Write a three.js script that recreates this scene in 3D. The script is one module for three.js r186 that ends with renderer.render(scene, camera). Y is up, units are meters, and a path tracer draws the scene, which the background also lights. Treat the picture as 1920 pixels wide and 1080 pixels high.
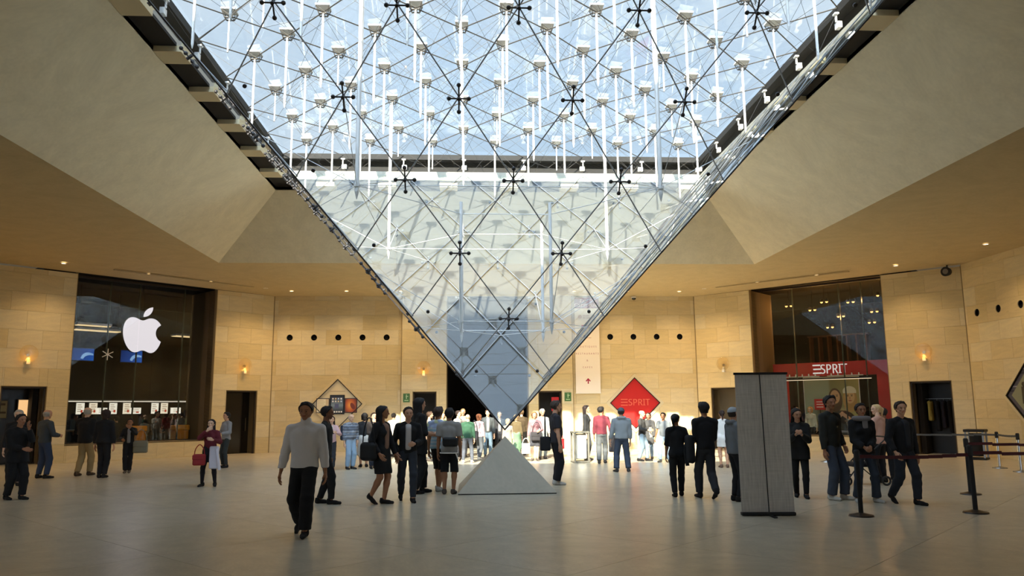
import * as THREE from 'three';
import { mergeGeometries } from 'three/addons/utils/BufferGeometryUtils.js';
import { RoundedBoxGeometry } from 'three/addons/geometries/RoundedBoxGeometry.js';
import { TextGeometry } from 'three/addons/geometries/TextGeometry.js';
import { FontLoader } from 'three/addons/loaders/FontLoader.js';
import { RectAreaLightUniformsLib } from 'three/addons/lights/RectAreaLightUniformsLib.js';
import { ImprovedNoise } from 'three/addons/math/ImprovedNoise.js';

RectAreaLightUniformsLib.init();
const scene = new THREE.Scene();
const V = (x, y, z) => new THREE.Vector3(x, y, z);

// ------------------------------------------------------------------ camera
const FOCAL = 1440.757;
const camera = new THREE.PerspectiveCamera(2 * Math.atan(540 / FOCAL) * 180 / Math.PI, 1920 / 1080, 0.05, 400);
camera.position.set(-0.72884, 1.6, 16);
{
  const yaw = 0.05595, pitch = 0.15664;
  camera.lookAt(camera.position.x + Math.sin(yaw) * Math.cos(pitch), 1.6 + Math.sin(pitch), 16 - Math.cos(yaw) * Math.cos(pitch));
  camera.rotateZ(-0.00765);
}

// ------------------------------------------------------------------ sky (air and thin cloud), sun, exposure
const noise = new ImprovedNoise();
const SUN = V(-0.245, 0.75, 1).normalize();
const fbm = (x, y, z, n = 4) => { let s = 0, a = 0.5, f = 1; for (let i = 0; i < n; i++) { s += a * noise.noise(x * f, y * f, z * f); a *= 0.5; f *= 2.03; } return s; };
{
  const W = 1024, H = 512, d = new Float32Array(W * H * 4);
  for (let j = 0; j < H; j++) for (let i = 0; i < W; i++) {
    const el = (j + 0.5) / H * Math.PI - Math.PI / 2, az = (i + 0.5) / W * 2 * Math.PI - Math.PI;
    const y = Math.sin(el), cx = Math.cos(el) * Math.cos(az), cz = Math.cos(el) * Math.sin(az);
    const t = Math.pow(Math.max(0, y), 0.6), ca = Math.max(-1, Math.min(1, cx * SUN.x + y * SUN.y + cz * SUN.z)), ga = Math.acos(ca);
    let r = 0.58 - 0.17 * t, g = 0.72 - 0.17 * t, b = 0.865 - 0.09 * t; const f = 0.91 + 50 * Math.exp(-4.3 * ga) + 0.45 * ca * ca; // clear sky with thin cloud: brighter round the sun
    const c = Math.min(1, Math.max(0, fbm(cx * 3 + 7, y * 5, cz * 3, 5) * 1.5 + 0.28)) * 0.55 * (y > 0 ? 1 : 0);
    r += (0.86 - r) * c; g += (0.9 - g) * c; b += (0.95 - b) * c;
    r *= f; g *= f; b *= f;
    if (y < 0) { r = 0.45; g = 0.43; b = 0.4; }
    const k = (j * W + i) * 4; d[k] = r; d[k + 1] = g; d[k + 2] = b; d[k + 3] = 1;
  }
  const sky = new THREE.DataTexture(d, W, H, THREE.RGBAFormat, THREE.FloatType);
  sky.mapping = THREE.EquirectangularReflectionMapping; sky.magFilter = sky.minFilter = THREE.LinearFilter; sky.needsUpdate = true;
  scene.background = sky; scene.backgroundIntensity = 1.0;
}
const sun = new THREE.DirectionalLight(0xfff1dc, 19.0);
sun.position.set(-0.245 * 40, 0.75 * 40, 40); sun.target.position.set(0, 0, 0);
sun.castShadow = true; sun.shadow.mapSize.set(4096, 4096); sun.shadow.radius = 1;
Object.assign(sun.shadow.camera, { left: -22, right: 22, top: 24, bottom: -24, near: 1, far: 120 });
scene.add(sun, sun.target);

const renderer = new THREE.WebGLRenderer({ antialias: true });
renderer.toneMapping = THREE.LinearToneMapping;
renderer.toneMappingExposure = 1.34;
renderer.shadowMap.enabled = true;

// ------------------------------------------------------------------ helpers
let seed = 12345;
const rnd = () => { seed = (seed + 0x6d2b79f5) | 0; let t = Math.imul(seed ^ (seed >>> 15), 1 | seed); t = (t + Math.imul(t ^ (t >>> 7), 61 | t)) ^ t; return ((t ^ (t >>> 14)) >>> 0) / 4294967296; };
const used = new Map();
const numbered = (n) => { const k = used.get(n) || 0; used.set(n, k + 1); return k ? n + '_' + String(k).padStart(3, '0') : n; };
const std = (color, roughness = 0.8, extra = {}) => new THREE.MeshStandardMaterial({ color, roughness, ...extra });
const phys = (p) => new THREE.MeshPhysicalMaterial(p);
const glow = (color, k) => new THREE.MeshStandardMaterial({ color: 0x111111, roughness: 0.6, emissive: color, emissiveIntensity: k });
function tag(o, label, category, group) { o.userData.label = label; o.userData.category = category; if (group) o.userData.group = group; return o; }
function thing(name, label, category, pos = [0, 0, 0], turn = 0, group) {
  const o = new THREE.Group(); o.name = numbered(name); o.position.set(...pos); o.rotation.y = turn; scene.add(o); return tag(o, label, category, group);
}
function part(name, geo, mat, parent, pos, rot) {
  const m = new THREE.Mesh(geo, mat); m.name = name; if (pos) m.position.set(...pos); if (rot) m.rotation.set(...rot); parent.add(m); return m;
}
function struct(name, geo, mat, label) {
  const m = new THREE.Mesh(geo, mat); m.name = numbered(name); m.userData.kind = 'structure'; m.userData.label = label; m.userData.category = name.split('_')[0]; scene.add(m); return m;
}
const bx = (w, h, d, x = 0, y = 0, z = 0) => new THREE.BoxGeometry(w, h, d).translate(x, y, z);
const rbx = (w, h, d, r, x = 0, y = 0, z = 0, s = 2) => new RoundedBoxGeometry(w, h, d, s, r).translate(x, y, z);
const merge = (list) => mergeGeometries(list.map((g) => { const q = g.index ? g.toNonIndexed() : g; for (const k of Object.keys(q.attributes)) if (!['position', 'normal', 'uv'].includes(k)) q.deleteAttribute(k); return q; }));
const cyl = (r0, r1, h, n = 12, x = 0, y = 0, z = 0) => new THREE.CylinderGeometry(r0, r1, h, n).translate(x, y, z);
function bar(a, b, r, n = 6) { // cylinder geometry between two points
  const d = b.clone().sub(a), g = new THREE.CylinderGeometry(r, r, d.length(), n);
  g.applyQuaternion(new THREE.Quaternion().setFromUnitVectors(V(0, 1, 0), d.clone().normalize()));
  return g.translate((a.x + b.x) / 2, (a.y + b.y) / 2, (a.z + b.z) / 2);
}
const ROD = new THREE.CylinderGeometry(1, 1, 1, 8);
function rod(name, a, b, r, mat, parent) { // shares one cylinder between all rods
  const m = new THREE.Mesh(ROD, mat), d = b.clone().sub(a); m.name = name;
  m.scale.set(r, d.length(), r); m.position.copy(a).add(b).multiplyScalar(0.5);
  m.quaternion.setFromUnitVectors(V(0, 1, 0), d.normalize()); parent.add(m); return m;
}
function tube(pts, r, seg = 24, n = 6) { return new THREE.TubeGeometry(new THREE.CatmullRomCurve3(pts.map((p) => V(...p))), seg, r, n); }
function polyPrism(pts, up) { // closed slab: polygon pts (Vector3, convex) thickened by vector up
  const n = pts.length, p = [], idx = [], uv = [];
  const nrm = V(0, 0, 0).crossVectors(pts[1].clone().sub(pts[0]), pts[2].clone().sub(pts[0])).normalize();
  const ux = pts[1].clone().sub(pts[0]).normalize(), vy = nrm.clone().cross(ux);
  const put = (q) => { p.push(q.x, q.y, q.z); const d = q.clone().sub(pts[0]); uv.push(d.dot(ux), d.dot(vy)); return p.length / 3 - 1; };
  const flip = nrm.dot(up) > 0;
  const tri = (a, b, c) => flip ? idx.push(put(a), put(c), put(b)) : idx.push(put(a), put(b), put(c));
  const top = pts.map((q) => q.clone().add(up));
  for (let i = 1; i < n - 1; i++) { tri(pts[0], pts[i], pts[i + 1]); tri(top[0], top[i + 1], top[i]); }
  for (let i = 0; i < n; i++) { const j = (i + 1) % n; tri(pts[i], top[i], top[j]); tri(pts[i], top[j], pts[j]); }
  const g = new THREE.BufferGeometry(); g.setAttribute('position', new THREE.Float32BufferAttribute(p, 3)); g.setAttribute('uv', new THREE.Float32BufferAttribute(uv, 2)); g.setIndex(idx); g.computeVertexNormals(); return g;
}
// box with uv in metres
function mbox(w, h, d, x = 0, y = 0, z = 0, ou = 0, ov = 0) {
  const g = new THREE.BoxGeometry(w, h, d), u = g.attributes.uv, s = [[d, h], [d, h], [w, d], [w, d], [w, h], [w, h]];
  for (let i = 0; i < u.count; i++) { const f = s[i >> 2]; u.setXY(i, u.getX(i) * f[0] + ou, u.getY(i) * f[1] + ov); }
  return g.translate(x, y, z);
}
function noiseTex(size, fn, srgb = true, rep = 1) {
  const d = new Uint8Array(size * size * 4);
  for (let j = 0; j < size; j++) for (let i = 0; i < size; i++) { const c = fn(i / size, j / size), k = (j * size + i) * 4; d[k] = c[0]; d[k + 1] = c[1]; d[k + 2] = c[2]; d[k + 3] = 255; }
  const t = new THREE.DataTexture(d, size, size); t.wrapS = t.wrapT = THREE.RepeatWrapping; t.magFilter = THREE.LinearFilter; t.repeat.set(rep, rep);
  if (srgb) t.colorSpace = THREE.SRGBColorSpace; t.needsUpdate = true; return t;
}
const cl = (v) => Math.max(0, Math.min(255, v));
// tiling noise: sample on a torus
const tnoise = (u, v, fu, fv, n = 3) => { const a = u * 2 * Math.PI, b = v * 2 * Math.PI; return fbm(Math.cos(a) * fu + Math.cos(b) * fv * 0.7 + 3, Math.sin(a) * fu + 11, Math.sin(b) * fv + Math.cos(b) * fv * 0.4, n); };
function canvasTex(w, h, draw) {
  const c = document.createElement('canvas'); c.width = w; c.height = h; draw(c.getContext('2d'), w, h);
  const t = new THREE.CanvasTexture(c); t.colorSpace = THREE.SRGBColorSpace; return t;
}
const font = await new FontLoader().loadAsync('fonts/droid/droid_sans_regular.typeface.json');
const fontBold = await new FontLoader().loadAsync('fonts/droid/droid_sans_bold.typeface.json');
function textGeo(s, size, depth, f = font) { const g = new TextGeometry(s, { font: f, size, depth, curveSegments: 4, bevelEnabled: false }); g.computeBoundingBox(); const b = g.boundingBox; return g.translate(-(b.min.x + b.max.x) / 2, -(b.min.y + b.max.y) / 2, 0); }

// ------------------------------------------------------------------ materials
const stoneMap = noiseTex(512, (u, v) => { const n = tnoise(u, v, 0.8, 5, 4), f = tnoise(u, v, 9, 14, 2), k = 238 + n * 16 + f * 9; return [cl(k), cl(k * 0.99), cl(k * 0.97 - Math.max(0, n) * 10)]; }, true, 0.5);
const stoneTones = [0xe6d3a8, 0xe9d8b1, 0xe1cd9f, 0xe7d3a7, 0xebdcb8].map((c, i) => { const t = stoneMap.clone(); t.offset.set(i * 0.21, i * 0.37); t.needsUpdate = true; return std(c, 0.72, { map: t }); });
const stoneBack = std(0x8d7a58, 0.9);
const plasterMap = noiseTex(256, (u, v) => { const n = tnoise(u, v, 2, 2, 4), f = tnoise(u, v, 12, 12, 2), k = 236 + n * 14 + f * 12; return [cl(k), cl(k), cl(k - 2)]; }, true, 0.22);
const M = {
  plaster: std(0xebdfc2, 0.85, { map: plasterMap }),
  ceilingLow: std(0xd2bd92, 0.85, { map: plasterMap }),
  black: std(0x0c0b0b, 0.6), soot: std(0x161412, 0.8), darkMetal: std(0x2a2725, 0.45, { metalness: 0.6 }),
  steel: std(0x9a9c9e, 0.35, { metalness: 0.85 }), steelDark: std(0x4c4a4b, 0.5, { metalness: 0.5 }), white: std(0xe9e6e2, 0.5), rail: std(0x9d9a8e, 0.6), chrome: std(0xc8c8c8, 0.18, { metalness: 1 }),
  frame: std(0x3a2f25, 0.5, { metalness: 0.3 }), bronze: std(0x4a3b2b, 0.45, { metalness: 0.5 }),
  steelPost: std(0xd4d2cf, 0.4, { metalness: 0.25 }), roofRod: std(0x5f5a54, 0.5, { metalness: 0.7 }), cable: std(0x55524f, 0.5, { metalness: 0.8 }),
  jamb: std(0x8f7c5c, 0.8), red: std(0xb80f14, 0.5), brick: std(0x9d1014, 0.55), cream: std(0xd9c9a4, 0.8),
};
const pane = phys({ color: 0xf4fbfa, roughness: 0.0, transmission: 0.935, thickness: 0, ior: 1.8 });
const paneRoof = phys({ color: 0xffffff, roughness: 0.0, transmission: 1, thickness: 0, ior: 1.45 });
const shopGlass = phys({ color: 0xe8efec, roughness: 0.0, transmission: 1, thickness: 0, ior: 1.72 });
// ------------------------------------------------------------------ room shell: an octagon around the light well
const XB = 8.56, ZB = 15.11, XS = 15.5, ZS = 8.17, HW = 6.17;   // back wall half width and depth, side wall offset and corner
const E_ = 6.4985, YE = 8.095, FB = 8.794, YF = 6.335;          // opening edge, funnel foot
const Q = Math.PI / 4;
const WALLS = {                                                   // origin on the floor and turn; local +z points into the room
  back: [0, -ZB, 0], left: [-XB, -ZB, Q], right: [XB, -ZB, -Q], sideR: [XS, -ZS, -2 * Q], sideL: [-XS, ZS, 2 * Q], front: [0, ZB, 4 * Q], frontL: [-XS, ZS, 3 * Q], frontR: [XB, ZB, -3 * Q],
};
function onWall(w, x, y, z = 0) { const [ox, oz, t] = WALLS[w]; const p = V(x, y, z).applyAxisAngle(V(0, 1, 0), t); return [[ox + p.x, y, oz + p.z], t]; }
const panelCache = new Map();
function panelGeo(w, h) { const k = w.toFixed(3) + '_' + h.toFixed(3); if (!panelCache.has(k)) panelCache.set(k, mbox(w, h, 0.03)); return panelCache.get(k); }
function wall(name, w, x0, x1, H, openings, opt = {}) {
  const [ox, oz, t] = WALLS[w], z0 = opt.z || 0, core = [], thick = 0.35;
  const cols = [...new Set([x0, x1, ...openings.flatMap((o) => [Math.max(x0, o[0]), Math.min(x1, o[1])])])].sort((a, b) => a - b);
  for (let i = 0; i < cols.length - 1; i++) {
    const a = cols[i], b = cols[i + 1], m = (a + b) / 2; let spans = [[0, H]];
    for (const o of openings) if (m > o[0] && m < o[1]) spans = spans.flatMap(([s, e]) => [[s, Math.min(e, o[2])], [Math.max(s, o[3]), e]].filter(([p, q]) => q - p > 1e-3));
    for (const [s, e] of spans) core.push(mbox(b - a, e - s, thick, m, (s + e) / 2, z0 - 0.2 - thick / 2));
  }
  for (const o of openings) { // stone reveals around each opening
    const [a, b, s, e] = o, d = 0.2; if (a > x0 + 0.01) core.push(mbox(0.02, e - s, d, a - 0.01, (s + e) / 2, z0 - d / 2)); if (b < x1 - 0.01) core.push(mbox(0.02, e - s, d, b + 0.01, (s + e) / 2, z0 - d / 2));
    if (e < H - 0.01) core.push(mbox(b - a + 0.04, 0.02, d, (a + b) / 2, e + 0.01, z0 - d / 2)); if (s > 0.01) core.push(mbox(b - a + 0.04, 0.02, d, (a + b) / 2, s - 0.01, z0 - d / 2));
  }
  for (const x of [x0, x1]) core.push(mbox(0.02, H, 0.2, x + (x === x0 ? 0.01 : -0.01), H / 2, z0 - 0.1));
  const o = struct(name, merge(core), stoneBack, opt.label || 'pale limestone wall laid in even courses');
  o.position.set(ox, 0, oz); o.rotation.y = t;
  const C = 0.6, Wd = 0.965, j = 0.0022, holes = opt.holes || [];
  if (opt.panels === false) { o.material = stoneTones[0]; return o; }
  for (let r = 0; r * C < H - 0.02; r++) {
    const ya = r * C, yb = Math.min(H, ya + C), off = (opt.off || 0) + (r % 2 ? 0 : Wd / 2);
    for (let k = Math.floor((x0 - off) / Wd); off + k * Wd < x1; k++) {
      let rects = [[Math.max(x0, off + k * Wd), Math.min(x1, off + (k + 1) * Wd), ya, yb]];
      for (const p of openings) rects = rects.flatMap(([a, b, s, e]) => {
        if (p[0] >= b || p[1] <= a || p[2] >= e || p[3] <= s) return [[a, b, s, e]];
        const out = [], sl = Math.max(s, p[2]), el = Math.min(e, p[3]);
        if (p[0] > a) out.push([a, p[0], s, e]); if (p[1] < b) out.push([p[1], b, s, e]);
        const ca = Math.max(a, p[0]), cb = Math.min(b, p[1]); if (sl > s) out.push([ca, cb, s, sl]); if (el < e) out.push([ca, cb, el, e]); return out;
      });
      for (const [a, b, s, e] of rects) {
        if (b - a < 0.03 || e - s < 0.03) continue;
        const h = holes.find(([hx, hy]) => hx > a && hx < b && hy > s && hy < e), cx = (a + b) / 2, cy = (s + e) / 2, pw = b - a - 2 * j, ph = e - s - 2 * j; let g;
        if (h) {
          const sh = new THREE.Shape([[-pw / 2, -ph / 2], [pw / 2, -ph / 2], [pw / 2, ph / 2], [-pw / 2, ph / 2]].map((q) => new THREE.Vector2(...q)));
          const ci = new THREE.Path(); ci.absarc(h[0] - cx, h[1] - cy, h[2], 0, Math.PI * 2, true); sh.holes.push(ci);
          g = new THREE.ExtrudeGeometry(sh, { depth: 0.03, bevelEnabled: false, curveSegments: 16 }).translate(0, 0, -0.015);
        } else g = panelGeo(pw, ph);
        part('stone_panel', g, stoneTones[Math.floor(rnd() * 5)], o, [cx, cy, z0 - 0.015 - rnd() * 0.002]);
      }
    }
  }
  return o;
}
const DOOR_N = [0.6, 1.86, 0, 2.38], WIN = [2.43, 7.3, 0.56, HW + 0.2], DOOR_F = [7.96, 9.21, 0, 2.42];
const neg = (o) => [-o[1], -o[0], o[2], o[3]];
const LW = Math.hypot(XS - XB, ZB - ZS);
const backHoles = [0, 1, 2, 3, 4].map((k) => [4.06 + 0.962 * k, 4.5, 0.125]);
wall('wall_back_left', 'back', -XB, -3.45, HW, [], { off: -4.06 - 0.4825, holes: backHoles.map(([x, y, r]) => [-x, y, r]), label: 'limestone back wall with a row of round holes and the display diamond' });
wall('wall_back_right', 'back', 3.45, XB, HW, [], { off: 4.06 + 0.4825, holes: backHoles.slice(1), label: 'sunlit limestone back wall behind the hanging white banner' });
wall('wall_pier_left', 'back', -3.45, -1.63, HW, [[-2.97, -2.05, 0, 2.31]], { z: 0.12, label: 'limestone pier left of the dark central passage' });
wall('wall_pier_right', 'back', 1.63, 3.45, HW, [[2.05, 2.97, 0, 2.31]], { z: 0.12, label: 'limestone pier right of the dark central passage' });
wall('wall_diagonal_left', 'left', -LW, 0, HW, [neg(DOOR_N), neg(WIN), neg(DOOR_F)], { label: 'slanting limestone wall around the big left shop window' });
wall('wall_diagonal_right', 'right', 0, LW, HW, [DOOR_N, WIN, DOOR_F], { label: 'slanting limestone wall around the red shop window' });
const sideHoles = [[0.59, 4.55, 0.125], [1.59, 4.55, 0.125], [2.56, 4.55, 0.125], [3.52, 4.55, 0.125]];
wall('wall_right', 'sideR', 0, 6.6, HW + 0.1, [], { off: 0.59 - 0.4825, holes: sideHoles, label: 'limestone side wall at the right with round holes' });
wall('wall_right', 'sideR', 6.6, 2 * ZS, HW + 0.1, [], { panels: false });
wall('wall_left', 'sideL', 2 * ZS - 6.6, 2 * ZS, HW + 0.1, [], { label: 'limestone side wall at the left' });
wall('wall_left', 'sideL', 0, 2 * ZS - 6.6, HW + 0.1, [], { panels: false });
wall('wall_front', 'front', -XB, XB, HW, [[-1.63, 1.63, 0, HW]], { panels: false, label: 'wall behind the viewer with the entrance passage' });
wall('wall_front_left', 'frontL', 0, LW, HW, [], { panels: false }); wall('wall_front_right', 'frontR', 0, LW, HW, [], { panels: false });

// round openings: a dark recessed loudspeaker can behind each hole
const canGeo = merge([new THREE.CylinderGeometry(0.125, 0.125, 0.15, 20, 1, true).rotateX(Math.PI / 2), new THREE.CircleGeometry(0.125, 20).translate(0, 0, -0.07)]);
const coneGeo = new THREE.ConeGeometry(0.07, 0.06, 16, 1, true).rotateX(-Math.PI / 2);
function can(w, x, y, where) {
  const [p, t] = onWall(w, x, y, -0.1); const o = thing('wall_speaker', 'round dark recessed opening ' + where, 'speaker', p, t, 'round openings in the walls');
  part('housing', canGeo, M.soot, o); part('grille', coneGeo, M.black, o, [0, 0, -0.02]); part('rim', new THREE.TorusGeometry(0.128, 0.008, 6, 24), stoneTones[4], o, [0, 0, 0.1]);
}
const ordL = ['fifth from the left', 'fourth from the left', 'third from the left', 'second from the left', 'leftmost'], ordR = ['', 'leftmost', 'second from the left', 'third from the left', 'rightmost'];
backHoles.forEach(([x, y], i) => can('back', -x, y, `in the back wall above the display diamond, ${ordL[i]}`));
backHoles.slice(1).forEach(([x, y], i) => can('back', x, y, `in the back wall above the red diamond, ${ordR[i + 1]}`));
sideHoles.slice(0, 3).forEach(([x, y], i) => can('sideR', x, y, `in the right side wall, ${['left', 'middle', 'right'][i]} of three`));

// ceiling: a funnel round the opening and a lower sloping ceiling out to the walls
{
  const up = V(0, 0.25, 0), P = (x, y, z) => V(x, y, z), hw = HW, hs = HW + 0.05;
  const sq = (r, y) => [P(-r, y, -r), P(r, y, -r), P(r, y, r), P(-r, y, r)];
  const A = sq(E_, YE), F = sq(FB, YF), side = ['back', 'right', 'front', 'left'];
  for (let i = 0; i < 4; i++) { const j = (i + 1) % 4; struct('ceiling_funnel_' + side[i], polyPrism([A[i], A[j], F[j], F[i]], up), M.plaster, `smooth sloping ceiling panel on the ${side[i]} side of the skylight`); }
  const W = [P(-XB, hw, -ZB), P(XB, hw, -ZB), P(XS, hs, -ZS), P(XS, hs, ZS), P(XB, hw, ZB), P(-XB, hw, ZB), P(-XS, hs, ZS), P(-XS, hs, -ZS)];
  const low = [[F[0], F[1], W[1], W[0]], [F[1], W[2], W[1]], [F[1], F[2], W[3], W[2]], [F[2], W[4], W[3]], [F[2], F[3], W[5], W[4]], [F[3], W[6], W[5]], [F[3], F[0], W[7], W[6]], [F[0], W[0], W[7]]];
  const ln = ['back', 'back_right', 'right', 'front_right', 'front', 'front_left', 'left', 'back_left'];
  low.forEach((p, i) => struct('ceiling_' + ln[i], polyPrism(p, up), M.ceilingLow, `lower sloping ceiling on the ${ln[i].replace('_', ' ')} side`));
}
// light well above the ceiling, paved square above it
{
  const g = [], d = [];
  const o = E_, top = 9.2;
  for (const s of [-1, 1]) { g.push(bx(2 * o + 0.4, top - YE - 0.02, 0.2, 0, (top + YE + 0.02) / 2, s * (o + 0.1)), bx(0.2, top - YE - 0.02, 2 * o, s * (o + 0.1), (top + YE + 0.02) / 2, 0)); }
  for (const s of [-1, 1]) { g.push(bx(2 * o, 0.16, 0.22, 0, 9.1, s * (o - 0.11)), bx(0.22, 0.16, 2 * o, s * (o - 0.11), 9.1, 0)); }
  struct('wall_light_well', merge(g), M.soot, 'black metal upstand around the skylight');
  for (const s of [-1, 1]) { d.push(mbox(120, 0.3, 60 - o, 0, 9.0, s * (30 + o / 2)), mbox(60 - o, 0.3, 2 * o, s * (30 + o / 2), 9.0, 0)); }
  struct('ground_square', merge(d), std(0xa89a80, 0.95), 'paved square outdoors around the skylight');
  const br = bx(0.5, 0.12, 0.52), dk = bx(0.42, 0.06, 1.24), wl = scene.getObjectByName('wall_light_well');
  for (const s of [-1, 1]) for (let k = -4; k < 4; k++) {
    const z = 0.45 + 1.8 * k;
    for (const [g, m, q, y, r] of [[br, M.cream, z, YE + 0.06, 6.24], [dk, M.soot, z + 0.9, YE + 0.13, 6.28]]) {
      if (Math.abs(q) > 6.2) continue;
      part(g === br ? 'soffit_block' : 'soffit_plate', g, m, wl, [s * r, y, q]); part(g === br ? 'soffit_block' : 'soffit_plate', g, m, wl, [q, y, s * r], [0, Math.PI / 2, 0]);
    }
  }
}
// floor: large polished slabs laid on the diagonal, joints hair thin
{
  const map = noiseTex(512, (u, v) => { const n = tnoise(u, v, 2, 2, 4), f = tnoise(u, v, 14, 14, 2), k = 226 + n * 26 + f * 20; return [cl(k), cl(k * 0.99), cl(k * 0.965)]; }, true, 0.31);
  const tones = [0xd2c9b7, 0xd6cdbb, 0xcec5b3, 0xd4cab5].map((c, i) => { const t = map.clone(); t.offset.set(i * 0.27, i * 0.41); t.needsUpdate = true; return std(c, 0.31, { map: t }); });
  const fl = struct('floor', mbox(60, 0.2, 70, 0, -0.128, 0), std(0x7d7466, 0.7), 'polished pale stone floor of large diagonal slabs');
  const S = 2.1, slab = mbox(S - 0.005, 0.03, S - 0.005), r2 = Math.SQRT1_2, rest = [];
  for (let i = -16; i <= 16; i++) for (let j = -16; j <= 16; j++) {
    const x = (i + 0.35) * S * r2 - (j + 0.2) * S * r2, z = (i + 0.35) * S * r2 + (j + 0.2) * S * r2;
    if (Math.abs(x) > 17 || z < -24 || z > 20) continue;
    if (Math.abs(x) + Math.abs(z) > XB + ZB + 1.2 && Math.abs(z) > ZB - 4) { if (z > 0 || Math.abs(x) > 4) { if (Math.abs(x) > 17) continue; } }
    const inside = Math.abs(x) < XS + 1 && Math.abs(z) < ZB + 1 && Math.abs(x) + Math.abs(z) < XB + ZB + 1.6;
    if (inside && z < 13.5) part('floor_slab', slab, tones[Math.floor(rnd() * 4)], fl, [x, -0.015, z], [0, Q, 0]);
    else rest.push(slab.clone().rotateY(Q).translate(x, -0.015, z));
  }
  const r = part('floor_slabs_beyond', merge(rest), tones[0], fl); r.userData.kind = 'stuff';
}
// passages behind the back wall and behind the viewer
{
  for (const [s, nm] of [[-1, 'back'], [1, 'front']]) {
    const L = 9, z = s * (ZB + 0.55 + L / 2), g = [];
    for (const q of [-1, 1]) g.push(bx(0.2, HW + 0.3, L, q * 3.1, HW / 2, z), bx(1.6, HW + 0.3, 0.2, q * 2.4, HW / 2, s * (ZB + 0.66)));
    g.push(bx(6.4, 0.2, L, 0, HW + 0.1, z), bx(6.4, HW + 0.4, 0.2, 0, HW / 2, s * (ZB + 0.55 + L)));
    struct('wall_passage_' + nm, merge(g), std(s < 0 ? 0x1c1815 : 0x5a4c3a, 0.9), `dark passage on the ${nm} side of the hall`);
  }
}
// unseen palace wing added outdoors on the viewer's side: its roof line bounds the sunlight that enters the well
{
  const o = thing('added_palace_wing', 'unseen pale stone palace wing added on the square to block the sun', 'building', [0, 9.5, 28.6]); o.userData.kind = 'structure';
  part('wall', mbox(90, 12, 8, 0, 6, 0), std(0xb8a98a, 0.9), o); part('cornice', bx(90.6, 0.6, 8.8, 0, 12.3, 0), std(0xc4b698, 0.9), o);
  const rs = new THREE.Shape([[-4.4, 0], [4.4, 0], [2.6, 2.95], [-2.6, 2.95]].map((q) => new THREE.Vector2(...q)));
  part('roof', new THREE.ExtrudeGeometry(rs, { depth: 90, bevelEnabled: false }).rotateY(Math.PI / 2).translate(-45, 12.6, 0), std(0x4c5258, 0.8), o);
  const wg = bx(1.5, 3, 0.3), pg = bx(1.3, 2.8, 0.34);
  for (let k = -8; k <= 8; k++) for (const y of [2.6, 8]) { const w = part('window', wg, M.cream, o, [k * 4.4, y, -3.95]); part('pane', pg, M.soot, w); }
}
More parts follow.
